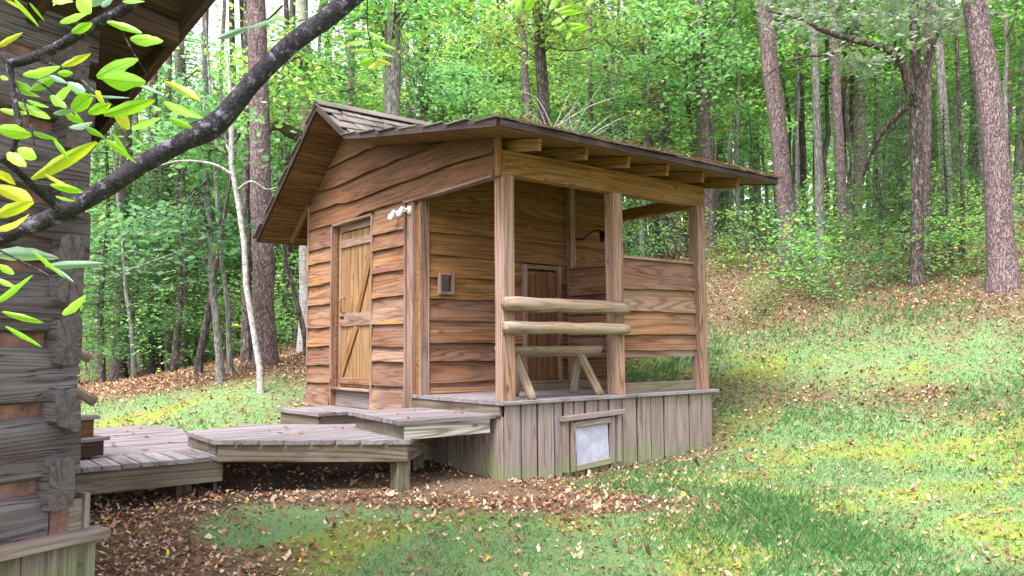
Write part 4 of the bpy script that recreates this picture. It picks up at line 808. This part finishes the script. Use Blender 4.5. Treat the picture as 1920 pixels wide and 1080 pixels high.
T_('thin_tree', 'thin curved stem bending under the shed left eave', 577, 14.5, [(565, 600), (545, 520), (533, 470)], 10, B_OAK, 5, None); T_('thin_tree', 'dim trunk just right of the stout pine under the eave', 540, 19, [(540, 500), (538, 300)], 16, B_OAK, 15, None)
# leafy boughs that hang before the upper trunks
def boughs(t, P0, foot, x0, x1, y0, y1, D0, D1, n, mat, seed, leaf=.125, per=26):
    r = np.random.default_rng(seed); Cs = []; V, F = [], []
    for k in range(n):
        c = at(r.uniform(x0, x1), r.uniform(y0, y1), r.uniform(D0, D1)); a = at(foot[0], foot[1]+r.uniform(-60, 60), foot[2]); m = (a+c)/2+np.array([0, 0, .25])+r.normal(0, .15, 3)
        p = smooth_path([a, m, c], 8)-P0; v, f = tube('l', p, np.linspace(.022, .005, 8), 5, 0, k, cap=False); o = len(V); V += v; F += [tuple(o+j for j in q) for q in f]
        for tt in (5, 6, 7): Cs.append(p[tt]+r.normal(0, 1, (per, 3))*np.array([.30, .30, .09]))
    ob('limb', mesh('limb', V, F, B_OAK, True), t, Matrix.Translation(Vector(P0))); lv, lf = leafcloud(np.concatenate(Cs), leaf, r, .55, .65); ob('crown', fastmesh('crown', lv, lf, mat), t, Matrix.Translation(Vector(P0)))
for nm, foot, box, n, mat, sd_ in (('grey furrowed trunk right behind', (735, 40, 15.0), (600, 900, -60, 110, 13.2, 15.5), 26, L_MAPLE, 301), ('thin crooked white-barked', (435, 260, 11.2), (300, 470, 150, 350, 11.2, 12.6), 14, L_DEEP, 302), ('pale grey trunk left of', (570, 120, 15.5), (400, 600, 30, 250, 13.6, 15.6), 22, L_MAPLE, 303), ('dark mossy trunk above', (1012, 60, 17.5), (900, 1180, -60, 90, 15.5, 17.5), 22, L_MAPLE, 304), ('tall pine trunk rising', (1318, 120, 18.0), (1180, 1420, -40, 200, 16.0, 18.0), 24, L_DEEP, 305), ('slim grey crooked', (392, 380, 12.4), (200, 390, 400, 520, 11.8, 13.2), 14, L_DEEP, 306)):
    t = [q for q in bpy.data.objects if nm in str(q.get('label', ''))][0]; boughs(t, np.array(t.location), foot, *box, n, mat, sd_)
# slim trees and undergrowth, each kind built once and copied
KIND = [maple(60+i, h=(7.5, 9, 6.2, 8.4, 10, 7)[i], spread=(2.3, 2.7, 2.1, 2.5, 2.9, 2.2)[i], bk=(B_GREY, B_OAK)[i % 2], mat=(L_MAPLE, L_MAPLE, L_DEEP)[i % 3], z0=(.36, .42, .22, .38, .46, .3)[i], per=34, leaf=(.125, .115, .14, .12, .13, .15)[i]) for i in range(6)]
LOWK = [maple(80+i, h=(1.5, 1.1, 2.0)[i], nl=10, spread=(.75, .6, .9)[i], z0=.1, leaf=(.10, .09, .10)[i], per=16, r0=.012, spr=3, mat=(L_MAPLE, L_DEEP, L_MAPLE)[i]) for i in range(3)]
CED = [cedar(90+i, (5.5, 7.)[i]) for i in range(2)]
def copy_tree(kind, name, px, D, s, label, group, cat='tree', sq=1.):
    P = place(px, D); t = bpy.data.objects.new(name, None); t.empty_display_size = .1
    M = Matrix.Translation(Vector(P)) @ Matrix.Rotation(random.uniform(0, 6.28), 4, 'Z') @ Matrix.Diagonal((s, s, s*sq, 1)); link(t, None, M); tag(t, label, cat, group)
    for nm, me in zip(('trunk', 'crown') if cat == 'tree' else ('stem', 'foliage'), kind): ob(nm, me, t, M)
    return t
ZON = [((100, 640), 'slim leafy tree in the thicket left of the shed', 'leafy trees left of the shed'), ((640, 1330), 'slim leafy tree in the woods behind the shed roof', 'leafy trees behind the shed'), ((1330, 2050), 'slim leafy tree on the wooded hillside right of the shed', 'leafy trees on the right hillside')]
def scat(n, x0, x1, D0, D1, s0, s1, kinds=(0, 1, 2, 3, 4, 5)):
    for k in range(n):
        px = x0+(x1-x0)*(k+random.random())/n; D = random.uniform(D0, D1)
        lab = [z for z in ZON if z[0][0] <= px < z[0][1] or (z is ZON[0] and px < 100) or (z is ZON[2] and px >= 2050)][0]
        copy_tree(KIND[random.choice(kinds)], 'leafy_tree', px, D, random.uniform(s0, s1), lab[1], lab[2])
scat(10, 120, 620, 17, 22, .7, 1.0); scat(16, 60, 640, 23, 34, .9, 1.4); scat(11, 60, 660, 36, 52, 1.2, 1.7)
scat(12, 620, 1330, 18, 23, .75, 1.05); scat(18, 620, 1340, 25, 35, .9, 1.4); scat(14, 600, 1340, 38, 55, 1.2, 1.8)
scat(12, 1330, 2000, 18, 23, .8, 1.1, (0, 1, 3, 4)); scat(20, 1330, 2050, 24, 34, .9, 1.4); scat(16, 1330, 2100, 36, 52, 1.2, 1.8)
for px, D, s, wh in ((330, 16, 1.0, 'nearest one, before the dark straight trunk'), (300, 19, 1.1, 'farthest one, behind the dark straight trunk'), (385, 18.5, .95, 'rightmost one, behind the tilted trunk'), (250, 17.2, .9, 'second from the cabin'), (190, 17, 1.0, 'the one beside the cabin corner')): copy_tree(CED[random.randrange(2)], 'cedar_tree', px, D, s, 'feathery evergreen in the left thicket, '+wh, 'evergreens in the left thicket')
for px, D, s, wh in ((1660, 15.2, .62, 'left of the dark oak'), (1700, 16.5, .7, 'close behind the dark oak'), (1790, 14.4, .55, 'between the oak and far right pine'), (1420, 17, .6, 'just right of the porch roof end'), (1850, 17, .8, 'behind the far right pine')): copy_tree(CED[random.randrange(2)], 'cedar_tree', px, D, s, 'young feathery evergreen on the hillside '+wh, 'young evergreens on the right hillside')
# far thin trunks
for k in range(78):
    px = 160+1800*(k+random.random())/78; D = random.uniform(18.5, 36); P = place(px, D)
    z = 'left of the shed' if px < 620 else 'behind the shed roof' if px < 1330 else 'on the right hillside'
    T_('far_tree', 'straight narrow trunk far back in the woods '+z, px, D, [(px-random.uniform(-6, 14), 300), (px-random.uniform(-10, 24), 20)], random.uniform(8, 17), random.choice((B_PINE, B_GREY, B_OAK, B_PINE)), 20, PT[k % 3], 'far trunks '+z)
# shrubs and seedlings
def shrubs(n, x0, x1, D0, D1, s0, s1, lab, grp):
    for k in range(n):
        px = x0+(x1-x0)*(k+random.random())/n; copy_tree(LOWK[random.randrange(3)], 'shrub', px, random.uniform(D0, D1), random.uniform(s0, s1), lab, grp, 'shrub')
shrubs(26, 1350, 1920, 12.8, 17, .35, .85, 'leafy seedling among the brown leaves of the hillside', 'seedlings on the hillside'); shrubs(16, 1340, 1960, 17, 25, .6, 1.1, 'bushy shrub under the trees up the hillside', 'shrubs on the hillside')
shrubs(24, 150, 640, 16, 23, .6, 1.3, 'bushy shrub at the foot of the left thicket', 'shrubs in the left thicket'); shrubs(10, 1150, 1340, 17, 24, .6, 1.2, 'low shrub seen behind the shower stall', 'shrubs behind the shower stall')
# dead twigs above the roof
dt = empty('dead_branch', tuple(place(1040, 16)), 'tangle of bare grey dead twigs above the porch roof', 'dead branch'); V, F = [], []; r = np.random.default_rng(3); root = at(1050, 330, 16)
for k in range(26):
    a = at(r.uniform(1010, 1080), r.uniform(235, 300), 16+r.normal(0, .3)); b = a+RT*r.normal(0, .75)+UP*r.uniform(.1, .9)+FW*r.normal(0, .3)
    if k < 4: a = root
    p = smooth_path([a, (a+b)/2+r.normal(0, .1, 3), b], 7); v, f = tube('t', p, np.linspace(.016, .004, 7), 5, 0, k, cap=False); o = len(V); V += v; F += [tuple(o+j for j in q) for q in f]
v, f = tube('t', smooth_path([place(1060, 16)-np.array([0, 0, .1]), root, at(1045, 260, 16)], 12), np.linspace(.06, .02, 12), 7, .03, 1, cap=False); o = len(V); V += v; F += [tuple(o+j for j in q) for q in f]
ob('twigs', mesh('twigs', V, F, B_PALE, True), dt)
# the woods further off, one mass of foliage
n = 75000; D = rng.uniform(52, 85, n); px = rng.uniform(-250, 2250, n); pts = CAM+D[:, None]*(FW*np.array([1, 1, 0])+_r*((px-960)/FPX)[:, None]); g = gz(pts[:, 0], pts[:, 1])
top = 17+5*vnoise(pts[:, 0], pts[:, 1], .18, 31)+4*vnoise(pts[:, 0], pts[:, 1], .6, 32); top = np.where(px < 620, top*.62, top); pts[:, 2] = g+top*rng.random(n)**.8
lv, lf = leafcloud(pts, .62, rng, .9, .7); tag(ob('distant_woods', fastmesh('distant_woods', lv, lf, L_MAPLE)), 'far green mass of woodland foliage behind the trees', 'woods', kind='stuff')

# ------------------------------------------------------------------ the branch hanging close to the camera
brp = [(-90, 480, 1.55), (0, 445, 1.57), (110, 402, 1.58), (200, 352, 1.6), (270, 306, 1.6), (340, 268, 1.61), (410, 228, 1.62), (470, 158, 1.62), (540, 88, 1.63), (620, 28, 1.64), (700, -40, 1.66)]
branch = empty('tree_branch', tuple(at(0, 445, 1.57)), 'dark lichen-spotted branch with bright leaves slanting across the upper left', 'branch')
BO = Matrix.Translation(Vector(at(0, 445, 1.57))); BOv = at(0, 445, 1.57)
def twig(ctrl, rad, n=16, seed=1, seg=10, rough=.06, name='twig', par=None):
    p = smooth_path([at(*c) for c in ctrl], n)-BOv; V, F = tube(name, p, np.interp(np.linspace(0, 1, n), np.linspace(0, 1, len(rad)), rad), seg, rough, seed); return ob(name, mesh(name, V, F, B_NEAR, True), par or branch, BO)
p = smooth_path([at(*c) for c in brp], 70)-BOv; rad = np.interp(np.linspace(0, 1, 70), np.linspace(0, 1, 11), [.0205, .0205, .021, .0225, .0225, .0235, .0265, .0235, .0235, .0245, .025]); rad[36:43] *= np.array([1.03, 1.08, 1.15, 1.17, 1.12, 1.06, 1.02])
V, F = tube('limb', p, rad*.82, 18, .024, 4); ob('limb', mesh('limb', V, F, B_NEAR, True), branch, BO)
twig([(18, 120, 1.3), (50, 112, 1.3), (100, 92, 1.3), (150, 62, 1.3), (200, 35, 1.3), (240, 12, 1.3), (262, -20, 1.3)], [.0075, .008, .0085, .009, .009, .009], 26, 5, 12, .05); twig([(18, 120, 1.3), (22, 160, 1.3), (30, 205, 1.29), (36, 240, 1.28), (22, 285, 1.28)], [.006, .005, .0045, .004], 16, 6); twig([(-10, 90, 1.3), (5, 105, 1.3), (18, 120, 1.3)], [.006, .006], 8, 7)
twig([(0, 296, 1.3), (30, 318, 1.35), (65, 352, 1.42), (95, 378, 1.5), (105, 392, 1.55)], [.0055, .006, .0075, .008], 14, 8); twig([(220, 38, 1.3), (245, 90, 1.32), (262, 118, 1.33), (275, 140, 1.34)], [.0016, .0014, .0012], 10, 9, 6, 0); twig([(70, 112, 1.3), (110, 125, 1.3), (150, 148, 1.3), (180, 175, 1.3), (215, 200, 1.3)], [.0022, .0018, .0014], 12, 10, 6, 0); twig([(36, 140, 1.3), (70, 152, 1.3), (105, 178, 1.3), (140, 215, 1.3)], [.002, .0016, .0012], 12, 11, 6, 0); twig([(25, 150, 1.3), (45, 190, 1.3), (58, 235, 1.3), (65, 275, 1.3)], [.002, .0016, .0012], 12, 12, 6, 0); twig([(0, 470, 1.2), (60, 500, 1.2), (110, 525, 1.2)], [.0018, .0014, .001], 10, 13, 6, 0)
def leaf_me(seed, mat):
    r = np.random.default_rng(seed); V, F = [], []; n = 9; cv = r.uniform(-.07, .09); tw = r.uniform(-.25, .25)
    for i in range(n):
        s = i/(n-1); w_ = .5*(math.sin(math.pi*min(1, s*.94+.03)**.85)**.8)*(1-.10*s)+(.0 if 0 < i < n-1 else 0); x = s-.5; zc_ = cv*math.sin(math.pi*s)-.05*s
        for j, y_ in enumerate((-1, -.5, 0, .5, 1)): V.append((x, y_*w_*(1+.07*r.standard_normal()*(abs(y_) == 1)), zc_+abs(y_)*w_*.12+tw*y_*w_*s))
    for i in range(n-1):
        for j in range(4): F.append((i*5+j, i*5+j+1, i*5+5+j+1, i*5+5+j))
    return mesh('leaf', V, F, mat, True)
LM = {k: [leaf_me(10*q+i, m_) for i in range(4)] for q, (k, m_) in enumerate({'g': L_NEARG, 'y': L_NEARY, 'p': L_NEARP}.items())}
def leaves(par, lst, D, Mo):
    for k, (x0, y0, x1, y1, c, wr) in enumerate(lst):
        d_ = D+random.uniform(-.06, .06); a = at(x0, y0, d_); b = at(x1, y1, d_+random.uniform(-.02, .02)); ex = b-a; Ln = np.linalg.norm(ex); roll = random.uniform(-.5, .5); pv = np.cross(FW, nrm(ex)); ey = pv*math.cos(roll)+FW*math.sin(roll)
        M = frame((a+b)/2, ex, ey); M = M @ Matrix.Diagonal((Ln, Ln*wr*.85/max(.75, math.cos(roll)), Ln, 1)); o = ob('leaf', LM[c][random.randrange(4)], par, M)
g, y_, p_ = 'g', 'y', 'p'
LEAVES = [(98, 2, 138, 4, g, .5), (146, -6, 172, 26, g, .75), (112, 42, 172, 23, g, .35), (134, 60, 174, 43, g, .4), (200, 41, 268, 62, g, .22), (244, 72, 308, 79, g, .36), (181, 144, 262, 112, g, .42), (192, 148, 276, 154, g, .40), (116, 124, 170, 101, y_, .28), (43, 140, 116, 126, g, .3), (60, 168, 108, 143, g, .4), (27, 165, 75, 183, g, .3), (108, 138, 138, 137, g, .35), (92, 142, 126, 156, p_, .4), (126, 154, 161, 172, p_, .5), (100, 213, 143, 207, p_, .32), (130, 238, 175, 231, p_, .3),
    (102, 186, 138, 162, g, .6), (94, 180, 126, 203, g, .45), (135, 207, 175, 176, g, .6), (165, 212, 209, 194, g, .42), (194, 215, 292, 188, g, .27), (307, 191, 381, 223, g, .30), (247, 241, 303, 222, g, .36), (317, 222, 361, 240, g, .35), (214, 214, 246, 240, y_, .75), (308, 154, 377, 188, y_, .2), (122, 212, 158, 230, g, .6), (160, 238, 196, 258, g, .35), (196, 262, 258, 306, g, .24), (58, 335, 184, 268, y_, .2), (0, 205, 58, 214, g, .3), (0, 143, 16, 150, g, .5), (32, 192, 96, 224, g, .28), (50, 188, 92, 202, g, .3), (-6, 240, 62, 254, g, .42), (58, 248, 108, 262, g, .25), (34, 278, 70, 298, g, .5), (14, 286, 50, 314, y_, .5), (-10, 322, 30, 346, y_, .6), (-14, 352, 66, 382, y_, .34), (-14, 405, 66, 378, y_, .3), (-10, 432, 58, 402, y_, .28), (94, 346, 158, 360, g, .22), (104, 368, 142, 378, g, .24), (82, 326, 132, 352, y_, .18), (-20, 478, 112, 482, p_, .26), (84, 500, 196, 492, p_, .17), (-6, 498, 28, 514, g, .4), (-10, 568, 66, 516, g, .2), (4, 584, 82, 606, g, .16), (10, 612, 78, 650, g, .14), (117, 590, 163, 554, g, .42), (-8, 522, 34, 542, g, .25), (60, 168, 20, 150, g, .35), (-6, 88, 44, 62, y_, .25), (24, -4, 74, 50, g, .14), (10, 0, 60, 30, y_, .2), (55, 5, 84, 40, g, .16), (150, 0, 210, -14, p_, .5), (190, 12, 215, -6, p_, .5), (110, -8, 100, 12, g, .5), (230, 2, 272, 4, g, .3), (248, 156, 304, 176, p_, .12), (165, 180, 245, 184, p_, .10), (178, 172, 200, 196, y_, .5), (140, 174, 168, 178, g, .3), (100, 260, 130, 300, g, .2), (210, 250, 240, 290, g, .2), (60, 470, 120, 520, g, .12), (100, 500, 140, 530, p_, .14)]
leaves(branch, LEAVES, 1.28, BO)
def hanging(label, stemc, lst, D):
    t = empty('leafy_twig', tuple(at(*stemc[0])), label, 'twig'); V, F = tube('stem', smooth_path([at(*c) for c in stemc], 12), np.linspace(.0035, .0015, 12), 7); ob('stem', mesh('stem', V, F, B_NEAR, True), t); leaves(t, lst, D, None)
hanging('bright pinnate leaf spray hanging at the top edge above the roof', [(1000, -40, 3.0), (1020, 8, 3.0), (1050, 30, 3.0), (1072, 62, 3.0)], [(968, 28, 978, -4, g, .4), (985, 20, 1004, -8, g, .5), (1004, 2, 1014, -22, g, .5), (1014, 8, 1030, -20, g, .4), (1030, 18, 1050, -10, g, .4), (1040, 22, 1082, 10, g, .3), (1034, 46, 1064, 26, g, .4), (1050, 24, 1090, 22, g, .3), (1044, 56, 1070, 42, g, .4), (1064, 44, 1104, 52, g, .25), (1062, 74, 1072, 52, g, .5), (1072, 56, 1108, 50, g, .25), (1100, 10, 1116, -14, g, .4), (950, 14, 972, -2, g, .4)], 3.0)
hanging('pale green leaf cluster hanging before the grey trunk behind the ridge', [(690, -30, 3.2), (688, 30, 3.2), (692, 70, 3.2), (702, 112, 3.2)], [(640, 57, 686, 60, g, .2), (682, 57, 722, 74, g, .28), (654, 82, 694, 77, g, .4), (692, 77, 742, 92, g, .2), (662, 96, 698, 94, g, .32), (696, 92, 738, 108, g, .25), (674, 122, 704, 108, g, .4), (690, 128, 716, 112, y_, .4), (706, 112, 736, 122, y_, .3)], 3.2)
hanging('blurred blue-green leaf pair under the slanting branch at top', [(530, 10, 2.4), (500, 38, 2.4), (470, 50, 2.4)], [(408, 72, 470, 50, p_, .22), (462, 52, 536, 32, p_, .16)], 2.4)

# pine straw caught on the shingles
r = np.random.default_rng(12); o, d, Ln = along(2); nn = np.array([-d[1], d[0]]); nn = nn if nn[1] > 0 else -nn; VV, FF = [], []
for k in range(1500):
    u = Ln*(1-.9*r.random()**2.2) if k % 3 else Ln+r.uniform(-.06, .05); x = r.uniform(XR0, XR1) if k % 2 else XR1-abs(r.normal(0, 1.6)); x = max(x, XR0); c = o+d*u+nn*(.09+r.uniform(0, .025)); p = np.array([x, c[0], c[1]]); a = r.uniform(0, 6.28); q = np.array([math.cos(a), math.sin(a)*d[0]*-1, math.sin(a)*-d[1]+r.normal(0, .18)])*r.uniform(.04, .09); w2 = np.array([-math.sin(a), math.cos(a), 0])*.0028; b0 = len(VV); VV += [p-q-w2, p-q+w2, p+q+w2, p+q-w2]; FF.append((b0, b0+1, b0+2, b0+3))
tag(ob('pine_straw', mesh('pine_straw', VV, FF, L_LITTER)), 'dry pine needles caught on the porch roof shingles', 'pine straw', kind='stuff')
